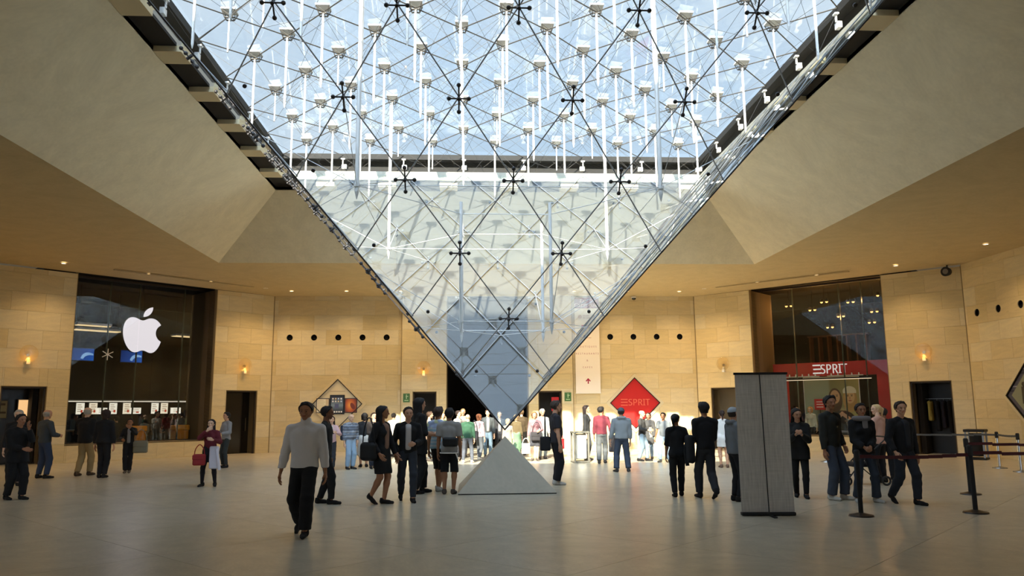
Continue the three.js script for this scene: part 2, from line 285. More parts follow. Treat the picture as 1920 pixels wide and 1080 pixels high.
// ------------------------------------------------------------------ inverted glass pyramid
const GA = 6.28963, GT = 8.55777, G0 = 1.19065;
function sheet(pts) { // flat glass sheet, inset from its joints
  const c = pts.reduce((s, p) => s.add(p), V(0, 0, 0)).multiplyScalar(1 / pts.length), q = pts.map((p) => { const d = c.clone().sub(p), l = d.length(); return p.clone().add(d.multiplyScalar(0.012 / l)); });
  const g = new THREE.BufferGeometry(), a = []; for (let i = 1; i < q.length - 1; i++) for (const k of [0, i, i + 1]) a.push(q[k].x, q[k].y, q[k].z);
  g.setAttribute('position', new THREE.Float32BufferAttribute(a, 3)); g.computeVertexNormals(); return g;
}
{
  const pyr = thing('inverted_glass_pyramid', 'huge inverted glass pyramid hanging point down from the skylight', 'pyramid');
  const hipU = 7, N = 7;
  // spider fitting: hub, four arms (long ones along the slope), a ball on each tip
  const arm = (x, y) => [bar(V(x * 0.15 + y * 0.012, y * 0.15 + x * 0.012, 0), V(x + y * 0.012, y + x * 0.012, 0), 0.011), bar(V(x * 0.15 - y * 0.012, y * 0.15 - x * 0.012, 0), V(x - y * 0.012, y - x * 0.012, 0), 0.011), new THREE.SphereGeometry(0.036, 8, 6).translate(x, y, 0)];
  const spider = merge([...arm(0.155, 0), ...arm(-0.155, 0), ...arm(0, 0.215), ...arm(0, -0.215), cyl(0.028, 0.028, 0.1, 10).rotateX(Math.PI / 2)]);
  const disc = cyl(0.032, 0.032, 0.03, 10).rotateX(Math.PI / 2);
  const slope = Math.atan2(GT - G0, GA), sin = Math.sin, cos = Math.cos;
  for (let f = 0; f < 4; f++) {
    const rot = (p) => p.applyAxisAngle(V(0, 1, 0), f * Math.PI / 2);
    const pt = (i, j, off = 0) => { const l = i + j; return rot(V((j - i) * GA / N, G0 + l * (GT - G0) / N - off * cos(slope), l * GA / N + off * sin(slope))); }; // off: outwards from the face
    for (let i = 0; i < N; i++) for (let j = 0; i + j < N; j++) {
      const full = i + j < N - 1, g = sheet(full ? [pt(i, j), pt(i, j + 1), pt(i + 1, j + 1), pt(i + 1, j)] : [pt(i, j), pt(i, j + 1), pt(i + 1, j)]);
      part('glass_pane', g, pane, pyr);
    }
    for (let k = 1; k < N; k++) { rod('joint_rod', pt(0, k, -0.04), pt(N - k, k, -0.04), 0.012, M.steel, pyr); rod('joint_rod', pt(k, 0, -0.04), pt(k, N - k, -0.04), 0.012, M.steel, pyr); }
    rod('hip_bar', pt(0, 0), pt(N, 0), 0.014, M.steelDark, pyr);
    const q = new THREE.Quaternion().setFromAxisAngle(V(0, 1, 0), f * Math.PI / 2).multiply(new THREE.Quaternion().setFromAxisAngle(V(1, 0, 0), Math.PI / 2 - slope));
    for (let i = 1; i < N; i++) for (let j = 1; i + j < N; j++) { const m = part('spider_fitting', spider, M.steelDark, pyr); m.position.copy(pt(i, j, 0.05)); m.quaternion.copy(q); }
    for (let l = 1; l < N; l++) for (const s of [0, 1]) { const m = part('glass_clamp', disc, M.steelDark, pyr); const a = s ? pt(l - 0.12, 0.22, 0.02) : pt(0.22, l - 0.12, 0.02); m.position.copy(a); m.quaternion.copy(q); }
    const rail = part('top_rail', bx(2 * GA + 0.2, 0.26, 0.08), M.rail, pyr); rail.position.copy(rot(V(0, 8.52, GA + 0.06))); rail.rotation.y = f * Math.PI / 2;
    for (let k = 0; k <= N; k++) { const m = part('rail_clip', bx(0.14, 0.12, 0.08), M.white, pyr); m.position.copy(rot(V(-GA + 0.05 + k * (2 * GA - 0.1) / N, 8.78, GA))); m.rotation.y = f * Math.PI / 2; }
  }
  // two tiers of hanging posts and the tie rods that link them to the faces
  const T1 = 2.72, T2 = 0.9, Y1 = 5.42, Y2 = 3.2, corners = [[-1, -1], [1, -1], [1, 1], [-1, 1]];
  corners.forEach(([sx, sz], n) => {
    const [tx, tz] = corners[(n + 1) % 4];
    const post = (r, y0, y1, w) => { const m = part('hanging_post', merge([cyl(w, w, y1 - y0, 10, 0, (y1 - y0) / 2, 0), cyl(w, 0.006, 0.14, 10, 0, -0.07, 0), cyl(w * 1.5, w * 1.5, 0.06, 10, 0, 0.12, 0)]), M.steelPost, pyr); m.position.set(sx * r, y0, sz * r); };
    post(T1, Y1, 9.3, 0.04); post(T2, Y2, 5.75, 0.035);
    rod('tie_rod', V(sx * T1, Y1 + 0.12, sz * T1), V(tx * T1, Y1 + 0.12, tz * T1), 0.0085, M.steelPost, pyr);
    rod('tie_rod', V(sx * T2, Y2 + 0.12, sz * T2), V(tx * T2, Y2 + 0.12, tz * T2), 0.0085, M.steelPost, pyr);
    rod('tie_rod', V(sx * T2, 5.5, sz * T2), V(tx * T2, 5.5, tz * T2), 0.0085, M.steelPost, pyr);
    rod('tie_rod', V(sx * T1, Y1 + 0.12, sz * T1), V(sx * T2, 5.5, sz * T2), 0.0085, M.steelPost, pyr);
    const fp = (u, l, along) => along === 'x' ? V(u, G0 + l * (GT - G0) / N, sz * (l * GA / N - 0.05)) : V(sx * (l * GA / N - 0.05), G0 + l * (GT - G0) / N, u); // points on the adjoining faces
    for (const ax of ['x', 'z']) {
      const s = ax === 'x' ? sx : sz;
      for (const [u, l] of [[s * 1.8, 4], [s * 2.7, 5]]) rod('tie_rod', V(sx * T1, Y1 + 0.12, sz * T1), fp(u, l, ax), 0.0065, M.steelPost, pyr);
      for (const [u, l] of [[0, 2], [s * 0.9, 3]]) rod('tie_rod', V(sx * T2, Y2 + 0.12, sz * T2), fp(u, l, ax), 0.0065, M.steelPost, pyr);
    }
  });
}
// ------------------------------------------------------------------ shallow glass roof over the well
{
  const roof = thing('skylight_roof', 'shallow glazed roof of diamond panes on white struts over the well', 'skylight');
  const U = GA / 7, yr = (x, z) => 9.6 - 0.068 * Math.max(Math.abs(x), Math.abs(z)), P = (i, j, dy = 0) => V(i * U, yr(i * U, j * U) + dy, j * U);
  for (let i = -7; i <= 7; i++) for (let j = -7; j <= 7; j++) if ((i + j) % 2) {
    const c = [[i - 1, j], [i, j - 1], [i + 1, j], [i, j + 1]].filter(([a, b]) => Math.abs(a) <= 7 && Math.abs(b) <= 7);
    if (c.length >= 3) part('roof_pane', sheet(c.map(([a, b]) => P(a, b, 0.12))), paneRoof, roof);
  }
  // node bracket: flat white head plate and a small splayed frame under it
  const hd = [], plate = bx(0.27, 0.035, 0.27, 0, 0.06, 0); for (const [x, z] of [[1, 1], [-1, 1], [1, -1], [-1, -1]]) { hd.push(bar(V(x * 0.125, 0.045, z * 0.125), V(x * 0.075, -0.1, z * 0.075), 0.009), bar(V(x * 0.075, -0.1, z * 0.075), V(z * 0.075, -0.1, -x * 0.075), 0.008), bar(V(x * 0.125, 0.04, z * 0.125), V(z * 0.075, -0.1, -x * 0.075), 0.006)); } hd.push(bar(V(-0.075, -0.1, -0.075), V(0.075, -0.1, 0.075), 0.008), bar(V(-0.075, -0.1, 0.075), V(0.075, -0.1, -0.075), 0.008));
  const head = merge(hd), shortS = cyl(0.017, 0.017, 0.7, 8, 0, -0.44, 0), longS = merge([cyl(0.025, 0.025, 1.45, 8, 0, -0.8, 0), cyl(0.025, 0.008, 0.08, 8, 0, -1.56, 0)]);
  const extra = new Set(['3,1', '1,3', '0,2', '2,0', '2,4', '4,2', '5,1', '1,5', '4,6', '6,4', '0,6', '6,0']);
  for (let i = -6; i <= 6; i++) for (let j = -6; j <= 6; j++) if ((i + j) % 2 === 0) {
    const long = (Math.abs(i) === Math.abs(j)) || extra.has(Math.abs(i) + ',' + Math.abs(j)), p = P(i, j), Lb = long ? -1.5 : -0.8;
    const b = part('head_plate', plate, M.white, roof); b.position.copy(p); part('bracket_frame', head, M.roofRod, b);
    const s = part('strut', long ? longS : shortS, M.white, roof); s.position.copy(p);
    for (const [di, dj] of [[1, 1], [1, -1]]) rod('roof_rod', p.clone().add(V(0, -0.04, 0)), P(i + di, j + dj, -0.04), 0.013, M.roofRod, roof);
    if (i === -6) for (const dj of [1, -1]) rod('roof_rod', p.clone().add(V(0, -0.04, 0)), P(-7, j + dj, -0.04), 0.013, M.roofRod, roof);
    const e = V(p.x, p.y + Lb, p.z), dirs = (i + j) % 4 === 0 ? [[1, 1], [-1, -1]] : [[1, -1], [-1, 1]];
    for (const [di, dj] of dirs) rod('tension_cable', e, P(i + di, j + dj, -0.1), 0.0032, M.cable, roof);
    if (long) for (const [di, dj] of [[2, 0], [-2, 0]]) if (Math.abs(i + di) <= 7) rod('tension_cable', e, P(i + di, j, -0.1), 0.0032, M.cable, roof);
  }
  for (let k = -6; k <= 6; k += 1) for (const s of [-1, 1]) if ((k + 7) % 2 === 0) { for (const [x, z, t] of [[k * U, s * 6.24, 0], [s * 6.24, k * U, Math.PI / 2]]) { const m = part('edge_bracket', merge([bx(0.11, 0.03, 0.08, 0, 0, 0), bx(0.03, 0.16, 0.03, 0, -0.08, 0)]), M.white, roof); m.position.set(x, 9.0, z); m.rotation.y = t; } }
}
// ------------------------------------------------------------------ small stone pyramid below the tip
{
  const o = thing('stone_pyramid', 'small smooth stone pyramid standing under the glass tip', 'pyramid');
  const s = 0.95, h = 1.06, a = [], uv = [], ap = V(0, h, 0), c = [V(-s, 0.02, s), V(s, 0.02, s), V(s, 0.02, -s), V(-s, 0.02, -s)];
  for (let i = 0; i < 4; i++) { const p = c[i], q = c[(i + 1) % 4]; for (const [v, u0, v0] of [[p, 0, 0], [q, 1.9, 0], [ap, 0.95, 1.4]]) { a.push(v.x, v.y, v.z); uv.push(u0, v0); } }
  for (const [i, j, k] of [[0, 2, 1], [0, 3, 2]]) for (const v of [c[i], c[j], c[k]]) { a.push(v.x, v.y, v.z); uv.push(v.x, v.z); }
  const g = new THREE.BufferGeometry(); g.setAttribute('position', new THREE.Float32BufferAttribute(a, 3)); g.setAttribute('uv', new THREE.Float32BufferAttribute(uv, 2)); g.computeVertexNormals();
  part('body', g, std(0xc2b7a2, 0.6, { map: plasterMap }), o); part('base_joint', bx(1.88, 0.02, 1.88, 0, 0.01, 0), M.soot, o);
}
// ------------------------------------------------------------------ doors
let doorN = 0;
function doorway(w, x0, x1, h, depth, mat, label) { // deep lined recess with a frame and a leaf at its back
  const [p, t] = onWall(w, (x0 + x1) / 2, 0, 0), W = x1 - x0, o = new THREE.Group(); o.name = 'door_' + (++doorN); o.userData = { kind: 'structure', label, category: 'door' }; o.position.set(...p); o.rotation.y = t; scene.add(o);
  const zb = -0.2 - depth;
  part('lining', merge([bx(0.04, h, depth, -W / 2 - 0.02, h / 2, -0.2 - depth / 2), bx(0.04, h, depth, W / 2 + 0.02, h / 2, -0.2 - depth / 2), bx(W + 0.08, 0.04, depth, 0, h + 0.02, -0.2 - depth / 2)]), M.jamb, o);
  part('frame', merge([bx(0.05, h, 0.06, -W / 2 + 0.025, h / 2, -0.1), bx(0.05, h, 0.06, W / 2 - 0.025, h / 2, -0.1), bx(W, 0.05, 0.06, 0, h - 0.025, -0.1)]), M.frame, o);
  const leaf = part('leaf', bx(W, h, 0.05, 0, h / 2, zb - 0.025), mat, o); part('handle', merge([bx(0.03, 0.5, 0.03, W / 2 - 0.16, 1.1, zb + 0.05), bx(0.02, 0.02, 0.06, W / 2 - 0.16, 0.9, zb + 0.02), bx(0.02, 0.02, 0.06, W / 2 - 0.16, 1.3, zb + 0.02)]), M.chrome, leaf);
  return o;
}
const dkGlass = std(0x1b1612, 0.15), tanDoor = std(0x6d5f48, 0.6);
doorway('left', -1.86, -0.6, 2.38, 0.35, dkGlass, 'dark glazed door beside the left shop window');
doorway('left', -9.21, -7.96, 2.42, 0.9, std(0x2a2018, 0.25), 'dark doorway at the far left edge');
doorway('right', 0.6, 1.86, 2.38, 0.5, tanDoor, 'doorway half hidden behind the grey roll-up banner');
doorway('right', 7.96, 9.21, 2.42, 1.2, std(0x20170f, 0.4), 'open doorway of the clothes shop at the right');
doorway('back', -2.97, -2.05, 2.31, 0.35, M.soot, 'narrow dark door in the left pier'); doorway('back', 2.05, 2.97, 2.31, 0.35, M.soot, 'narrow dark door in the right pier');
// ------------------------------------------------------------------ shop rooms behind the two big windows
function shopRoom(side, wallMat, floorMat, ceilMat) {
  const w = side < 0 ? 'left' : 'right', [p, t] = onWall(w, 0, 0, 0), c = side * 4.865, rc = side * 3.6, D = 8, W = 9, H = 6.3;
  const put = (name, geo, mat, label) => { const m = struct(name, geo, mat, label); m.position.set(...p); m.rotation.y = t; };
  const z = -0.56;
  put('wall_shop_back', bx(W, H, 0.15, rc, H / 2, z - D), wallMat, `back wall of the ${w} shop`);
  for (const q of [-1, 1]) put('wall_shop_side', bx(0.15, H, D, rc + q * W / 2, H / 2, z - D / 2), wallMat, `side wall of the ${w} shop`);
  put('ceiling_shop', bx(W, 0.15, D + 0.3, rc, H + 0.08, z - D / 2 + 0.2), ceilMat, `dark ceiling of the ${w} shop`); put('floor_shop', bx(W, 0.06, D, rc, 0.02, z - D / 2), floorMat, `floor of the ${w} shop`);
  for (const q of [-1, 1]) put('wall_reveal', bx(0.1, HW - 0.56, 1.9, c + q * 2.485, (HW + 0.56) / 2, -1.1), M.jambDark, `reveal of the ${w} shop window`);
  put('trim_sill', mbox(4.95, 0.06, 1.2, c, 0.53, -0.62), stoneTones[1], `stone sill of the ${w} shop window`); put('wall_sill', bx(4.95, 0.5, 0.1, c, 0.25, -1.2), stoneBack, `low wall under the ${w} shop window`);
  const n = new THREE.Group(); n.name = 'window_' + (side < 0 ? 1 : 2); n.userData = { kind: 'structure', label: `tall frameless glazing of the ${w} shop`, category: 'window' }; n.position.set(...p); n.rotation.y = t; scene.add(n);
  const xs = side < 0 ? [-7.3, -5.87, -4.85, -3.2, -2.43] : [2.43, 3.72, 5.5, 6.3, 7.3], gz = -0.95;
  for (let k = 0; k < 4; k++) part('pane', sheet([V(xs[k], 0.57, gz), V(xs[k + 1], 0.57, gz), V(xs[k + 1], HW + 0.1, gz), V(xs[k], HW + 0.1, gz)]), shopGlass, n);
  for (let k = 1; k < 4; k++) part('glass_fin', bx(0.02, HW - 0.5, 0.1, xs[k], (HW + 0.57) / 2, gz - 0.07), M.finGlass, n);
  part('head_channel', bx(4.87, 0.08, 0.1, c, HW + 0.06, gz), M.frame, n); part('sill_channel', bx(4.87, 0.05, 0.08, c, 0.58, gz), M.frame, n);
  return { w, z, c, D };
}
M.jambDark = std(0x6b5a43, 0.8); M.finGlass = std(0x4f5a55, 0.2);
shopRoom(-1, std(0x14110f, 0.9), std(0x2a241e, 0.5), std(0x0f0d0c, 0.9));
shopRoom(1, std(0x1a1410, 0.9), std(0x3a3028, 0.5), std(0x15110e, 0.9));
const shopItem = (w, name, label, cat, x, y, z, group) => { const [p, t] = onWall(w, x, y, z); return thing(name, label, cat, p, t, group); };
function area(color, k, w, h, pos, look) { const l = new THREE.RectAreaLight(color, k, w, h); l.position.set(...pos); l.lookAt(...look); scene.add(l); return l; }
// left shop: glowing sign, ceiling strips, screens, long lit shelf, tables
{
  const s = shopItem('left', 'illuminated_sign', 'glowing white apple shaped sign with a bite hanging in the shop window', 'sign', -4.72, 4.42, -1.12), k = 0.655;
  const a = new THREE.Shape(); // right half bitten
  a.moveTo(0, 0.72); a.bezierCurveTo(-0.18, 0.72, -0.3, 0.86, -0.52, 0.86); a.bezierCurveTo(-0.85, 0.86, -1.02, 0.5, -1.02, 0.12); a.bezierCurveTo(-1.02, -0.48, -0.66, -1.06, -0.34, -1.06); a.bezierCurveTo(-0.14, -1.06, -0.08, -0.94, 0.1, -0.94);
  a.bezierCurveTo(0.28, -0.94, 0.34, -1.06, 0.54, -1.06); a.bezierCurveTo(0.78, -1.06, 1.0, -0.68, 1.06, -0.4); a.bezierCurveTo(0.7, -0.24, 0.62, 0.3, 1.02, 0.52); a.bezierCurveTo(0.86, 0.78, 0.66, 0.87, 0.46, 0.87); a.bezierCurveTo(0.26, 0.87, 0.14, 0.72, 0, 0.72);
  const lf = new THREE.Shape(); lf.moveTo(0.02, 0.92); lf.bezierCurveTo(0.0, 1.2, 0.22, 1.46, 0.52, 1.5); lf.bezierCurveTo(0.54, 1.2, 0.32, 0.93, 0.02, 0.92);
  const face = glow(0xf3e6ee, 0.82), side = M.soot;
  for (const [n, sh] of [['apple_face', a], ['leaf_face', lf]]) { const m = part(n, new THREE.ExtrudeGeometry(sh, { depth: 0.16, bevelEnabled: false, curveSegments: 16 }).scale(k, k, 1), [face, side], s); m.rotation.y = 0; }
  const n1 = V(1, 0, 1).normalize(), c = V(...s.position.toArray()); area(0xf3e6ee, 0.8, 1.2, 1.3, c.clone().addScaledVector(n1, 0.2).toArray(), c.clone().addScaledVector(n1, 3).toArray());
  const hang = shopItem('left', 'sign_hanger', 'thin dark rod holding the glowing sign', 'rod', -4.72, 5.35, -1.05); part('rod', cyl(0.012, 0.012, 1.0, 8, 0, 0.42, 0), M.darkMetal, hang); part('bracket', bx(0.1, 0.03, 0.06, 0, 0.92, 0), M.darkMetal, hang);
  for (const [x, z, w, d, lab] of [[-4.8, -5.0, 1.75, 0.55, 'long warm ceiling light left of the glowing sign'], [-1.3, -5.0, 0.9, 0.55, 'short warm ceiling light right of the glowing sign'], [-5.6, -3.2, 1.2, 0.4, 'second warm ceiling light nearer the glass in the left shop']]) {
    const o = shopItem('left', 'ceiling_light', lab, 'light', x, 4.85, z); part('housing', bx(w, 0.08, d), M.white, o); part('diffuser', bx(w - 0.06, 0.02, d - 0.06, 0, -0.05, 0), glow(0xffd9a0, 0.75), o); part('hanger', merge([bar(V(-w / 2 + 0.1, 0.04, 0), V(-w / 2 + 0.1, 1.48, 0), 0.008), bar(V(w / 2 - 0.1, 0.04, 0), V(w / 2 - 0.1, 1.48, 0), 0.008)]), M.darkMetal, o);
    const q = o.position; area(0xffd9a0, 0.6, w, d, [q.x, q.y - 0.07, q.z], [q.x, 0, q.z]);
  }
  const scr = canvasTex(256, 144, (g, w, h) => { const gr = g.createLinearGradient(0, 0, w, h); gr.addColorStop(0, '#16306a'); gr.addColorStop(1, '#2a64c4'); g.fillStyle = gr; g.fillRect(0, 0, w, h); g.fillStyle = '#9cc4f4'; g.beginPath(); g.moveTo(110, 120); g.bezierCurveTo(130, 30, 200, 40, 250, 60); g.lineTo(250, 80); g.bezierCurveTo(190, 70, 150, 90, 140, 130); g.fill(); });
  for (const [x, lab] of [[-4.42, 'blue wall screen at the left end of the shop'], [-2.42, 'blue wall screen below the glowing sign']]) { const o = shopItem('left', 'wall_screen', lab, 'screen', x, 4.02, -7.5); part('case', bx(0.95, 0.56, 0.06), M.black, o); const f = part('screen', new THREE.PlaneGeometry(0.9, 0.5).translate(0, 0, 0.035), new THREE.MeshStandardMaterial({ color: 0, emissive: 0xffffff, emissiveMap: scr, emissiveIntensity: 0.55 }), o); part('arm', bar(V(0, 0, -0.03), V(0, 0, -0.95), 0.03), M.darkMetal, o); }
  const shelf = shopItem('left', 'lit_shelf', 'long white lit shelf rail at the back of the left shop', 'shelf', -2.75, 2.07, -6.3); part('board', bx(5.2, 0.05, 0.4), M.white, shelf); part('light_strip', bx(5.1, 0.02, 0.05, 0, -0.03, 0.2), glow(0xfff0dc, 0.9), shelf); part('back_panel', bx(5.2, 2.05, 0.05, 0, -1.02, -0.25), M.soot, shelf);
  { const q = V(...shelf.position.toArray()).addScaledVector(n1, 0.3); area(0xfff0dc, 1.2, 3, 0.1, [q.x, q.y - 0.06, q.z], [q.x + n1.x, 0, q.z + n1.z]); }
  const pic = [0, 1, 2].map((v) => canvasTex(64, 96, (g, w, h) => { g.fillStyle = ['#f7ead6', '#f2dfc4', '#fff2e0'][v]; g.fillRect(0, 0, w, h); g.fillStyle = '#7b5a40'; for (let i = 0; i < 4; i++) g.fillRect(10 + v * 4, 14 + i * 18, 30 + (i * 7 + v * 5) % 14, 5); g.fillStyle = '#b0402a'; g.fillRect(36, 60, 16, 22); }));
  [-4.85, -4.37, -4.05, -3.6, -3.06, -2.7, -1.9, -1.5, -1.0].forEach((x, i) => { const o = shopItem('left', 'lit_display', `small bright lit display on the shop shelf, number ${['one', 'two', 'three', 'four', 'five', 'six', 'seven', 'eight', 'nine'][i]} counted from the left`, 'display', x, i % 3 === 2 ? 1.66 : 1.76, -6.02, 'lit displays on the shop shelf'); const w = i % 3 === 2 ? 0.5 : 0.36, h = i % 3 === 2 ? 0.3 : 0.5; part('case', bx(w, h, 0.05), M.black, o); part('screen', new THREE.PlaneGeometry(w - 0.05, h - 0.05).translate(0, 0, 0.03), new THREE.MeshStandardMaterial({ color: 0, emissive: 0xffffff, emissiveMap: pic[i % 3], emissiveIntensity: 0.8 }), o); });
  for (const [x, z, lab] of [[-5.4, -3.6, 'dark display table at the left inside the shop'], [-2.6, -3.6, 'dark display table at the right inside the shop']]) { const o = shopItem('left', 'display_table', lab, 'table', x, 0.05, z); part('top', bx(1.8, 0.06, 0.8, 0, 0.9, 0), std(0x6b4a2c, 0.5), o); for (const a of [-1, 1]) for (const b of [-1, 1]) part('leg', bx(0.08, 0.87, 0.08, a * 0.8, 0.435, b * 0.32), std(0x4a3220, 0.6), o); }
  const seats = [[-4.34, 'orange cube stool behind the window, under the glowing sign'], [-2.75, 'orange cube stool behind the window, near its right edge']];
  for (const [x, lab] of seats) { const o = shopItem('left', 'cube_stool', lab, 'stool', x, 0.05, -1.75); part('seat', rbx(0.55, 0.2, 0.5, 0.04, 0, 0.96, 0), std(0xd98a1c, 0.7), o); part('body', rbx(0.5, 0.86, 0.46, 0.03, 0, 0.43, 0), std(0xc97a14, 0.7), o); }
  const sp = shopItem('left', 'glass_spider_clamp', 'white six armed metal clamp on the joint of the left shop glazing', 'clamp', -5.87, 3.6, -0.9);
  part('hub', cyl(0.03, 0.03, 0.08, 10).rotateX(Math.PI / 2), M.white, sp); for (let i = 0; i < 6; i++) { const a = i * Math.PI / 3 + 0.5; part('arm', bar(V(0, 0, 0.02), V(Math.cos(a) * 0.2, Math.sin(a) * 0.2, 0.02), 0.016), M.white, sp); }
}
// right shop: red portal with lettering, poster, lamps, dressed figures
{
  const R = 'right', pz = -1.45;
  const o = shopItem(R, 'red_shop_portal', 'big red portal frame with white lettering in the shop window', 'portal', 4.85, 0.05, pz);
  part('lintel', bx(4.5, 0.52, 0.25, 0.05, 2.98, 0), M.red, o); part('right_jamb', bx(0.62, 2.72, 0.25, 1.99, 1.36, 0), M.red, o); part('left_jamb', bx(0.5, 2.72, 0.25, -1.95, 1.36, 0), M.red, o);
  const lt = [textGeo('SPRIT', 0.3, 0.03).translate(0.16, 0, 0)]; for (const y of [-0.13, 0, 0.13]) lt.push(bx(0.3, 0.045, 0.03, -0.52 - (y === 0 ? -0.02 : 0), y, 0.015));
  const letters = part('letters', merge(lt), glow(0xfff4ea, 0.55), o, [0.02, 2.98, 0.126]); letters.scale.set(0.95, 1.15, 1);
  for (const [x, w, lab] of [[3.85, 1.3, 'left'], [5.45, 1.3, 'right']]) { const l = shopItem(R, 'lamp_rail', `thin white lamp rail under the ${lab} half of the red lintel`, 'lamp', x, 2.76, pz + 0.25); part('rail', bx(w, 0.03, 0.05), M.white, l); for (let k = 0; k < 5; k++) part('spot', cyl(0.02, 0.03, 0.09, 8, -w / 2 + 0.15 + k * 0.25, 0.05, 0), M.white, l); }
  const poster = canvasTex(512, 512, (g, w, h) => {
    const gr = g.createLinearGradient(0, 0, w, 0); gr.addColorStop(0, '#9aa890'); gr.addColorStop(0.45, '#8d9a80'); gr.addColorStop(0.5, '#7a7a50'); gr.addColorStop(1, '#a09a60'); g.fillStyle = gr; g.fillRect(0, 0, w, h);
    const face = (x, y, s, hair, skin, hat) => { g.fillStyle = hair; g.beginPath(); g.ellipse(x, y + 30 * s, 62 * s, 110 * s, 0, 0, 7); g.fill(); g.fillStyle = skin; g.beginPath(); g.ellipse(x, y, 42 * s, 62 * s, 0, 0, 7); g.fill(); g.fillStyle = '#3d2a1c'; for (const d of [-1, 1]) { g.beginPath(); g.ellipse(x + d * 17 * s, y - 8 * s, 8 * s, 4 * s, 0, 0, 7); g.fill(); g.fillRect(x + d * 17 * s - 10 * s, y - 20 * s, 20 * s, 4 * s); } g.fillStyle = '#a8745a'; g.fillRect(x - 4 * s, y + 2 * s, 8 * s, 20 * s); g.fillStyle = '#9a4a40'; g.beginPath(); g.ellipse(x, y + 36 * s, 15 * s, 5 * s, 0, 0, 7); g.fill(); if (hat) { g.fillStyle = '#d8d4bc'; g.beginPath(); g.ellipse(x, y - 50 * s, 58 * s, 46 * s, 0, Math.PI, 0); g.fill(); g.fillRect(x - 58 * s, y - 52 * s, 116 * s, 20 * s); } };
    face(290, 190, 1.05, '#4a3222', '#c49a70'); face(425, 190, 1.05, '#b08a50', '#cfa878', true);
    g.fillStyle = '#2c241e'; g.beginPath(); g.ellipse(345, 430, 130, 110, 0, 0, 7); g.fill(); g.strokeStyle = '#cfa07a'; g.lineWidth = 34; g.lineCap = 'round'; g.beginPath(); g.moveTo(270, 470); g.lineTo(290, 400); g.lineTo(345, 350); g.lineTo(410, 400); g.lineTo(440, 460); g.stroke();
  });
  const p = shopItem(R, 'shop_poster', 'tall window poster of two young people in knitwear', 'poster', 4.5, 1.72, -2.35); part('board', bx(2.15, 2.1, 0.04), M.white, p); part('print', new THREE.PlaneGeometry(2.1, 2.05).translate(0, 0, 0.025), std(0xffffff, 0.6, { map: poster }), p); part('easel', merge([bx(0.05, 1.7, 0.05, -0.9, -0.83, -0.05), bx(0.05, 1.7, 0.05, 0.9, -0.83, -0.05)]), M.darkMetal, p);
  const redCard = shopItem(R, 'red_card', 'small red window card with white lines on the poster', 'card', 4.1, 1.7, -2.15); part('card', bx(0.42, 0.42, 0.02), M.red, redCard); part('print', merge([0.1, 0.0, -0.1].map((y) => bx(0.26, 0.025, 0.005, 0, y, 0.012))), M.white, redCard); part('foot', bx(0.03, 1.44, 0.03, 0, -0.92, -0.02), M.darkMetal, redCard);
  const black = shopItem(R, 'dark_backdrop', 'dark panel behind the window display of the red shop', 'panel', 4.9, 0.05, -3.0); part('panel', bx(4.6, 3.0, 0.06, 0, 1.5, 0), M.soot, black); part('foot', bx(4.6, 0.1, 0.4, 0, 0.05, -0.1), M.soot, black);
  // upper floor edge, rail and lamps
  const up = shopItem(R, 'gallery_floor', 'upper sales floor behind the red lintel', 'floor', 4.85, 3.3, -4.6); up.userData.kind = 'structure'; part('slab', bx(5.9, 0.25, 5.5, 0, -0.1, -0.6), std(0x2a221b, 0.8), up); part('shelving', merge([0, 1, 2, 3, 4, 5, 6].map((k) => bx(0.06, 1.3, 0.4, -2.4 + k * 0.4, 0.75, -1.5)).concat([bx(2.6, 0.05, 0.4, -1.2, 1.4, -1.5)])), std(0x5a3b26, 0.7), up);
  const spots = [[3.1, 5.75, -2.2], [3.9, 5.55, -2.6], [4.6, 5.75, -2.0], [5.0, 5.2, -2.6], [5.6, 5.65, -2.0], [6.2, 5.3, -2.8], [6.7, 5.8, -2.0], [5.9, 4.95, -3.4], [4.2, 4.9, -3.6]];
  spots.forEach(([x, y, z], i) => { const s = shopItem(R, 'twin_spotlight', `warm twin ceiling spotlight above the red shop, ${['leftmost', 'second from the left', 'third from the left', 'over the middle of the lettering', 'over the end of the lettering', 'right of the middle', 'rightmost', 'low at the right', 'low at the left'][i]}`, 'spotlight', x, y, z, 'warm spotlights of the red shop');
    part('stem', bar(V(0, 0.05, 0), V(0, 6.3 - y, 0), 0.008), M.darkMetal, s); for (const q of [-1, 1]) { part('can', cyl(0.06, 0.075, 0.12, 12, q * 0.1, 0, 0), M.black, s); part('bulb', new THREE.SphereGeometry(0.05, 10, 8).translate(q * 0.1, -0.06, 0.02), glow(0xffb45a, 3.2), s); }
    const l = new THREE.PointLight(0xffb868, 1.3); l.position.copy(s.position); l.position.y -= 0.2; l.castShadow = true; l.shadow.radius = 3; scene.add(l); });
  // shop window light for the poster
  { const [q] = onWall(R, 4.85, 2.6, pz + 0.42), [b] = onWall(R, 4.85, 1.4, pz - 0.4); area(0xffe2b8, 3.0, 3.2, 0.12, q, b); const s = shopItem(R, 'lamp_strip', 'narrow warm light strip behind the lamp rails', 'lamp', 4.85, 2.62, pz + 0.5); part('strip', bx(3.2, 0.02, 0.08), glow(0xffe2b8, 0.7), s); part('holder', bx(3.2, 0.05, 0.1, 0, 0.035, 0), M.darkMetal, s); }
}
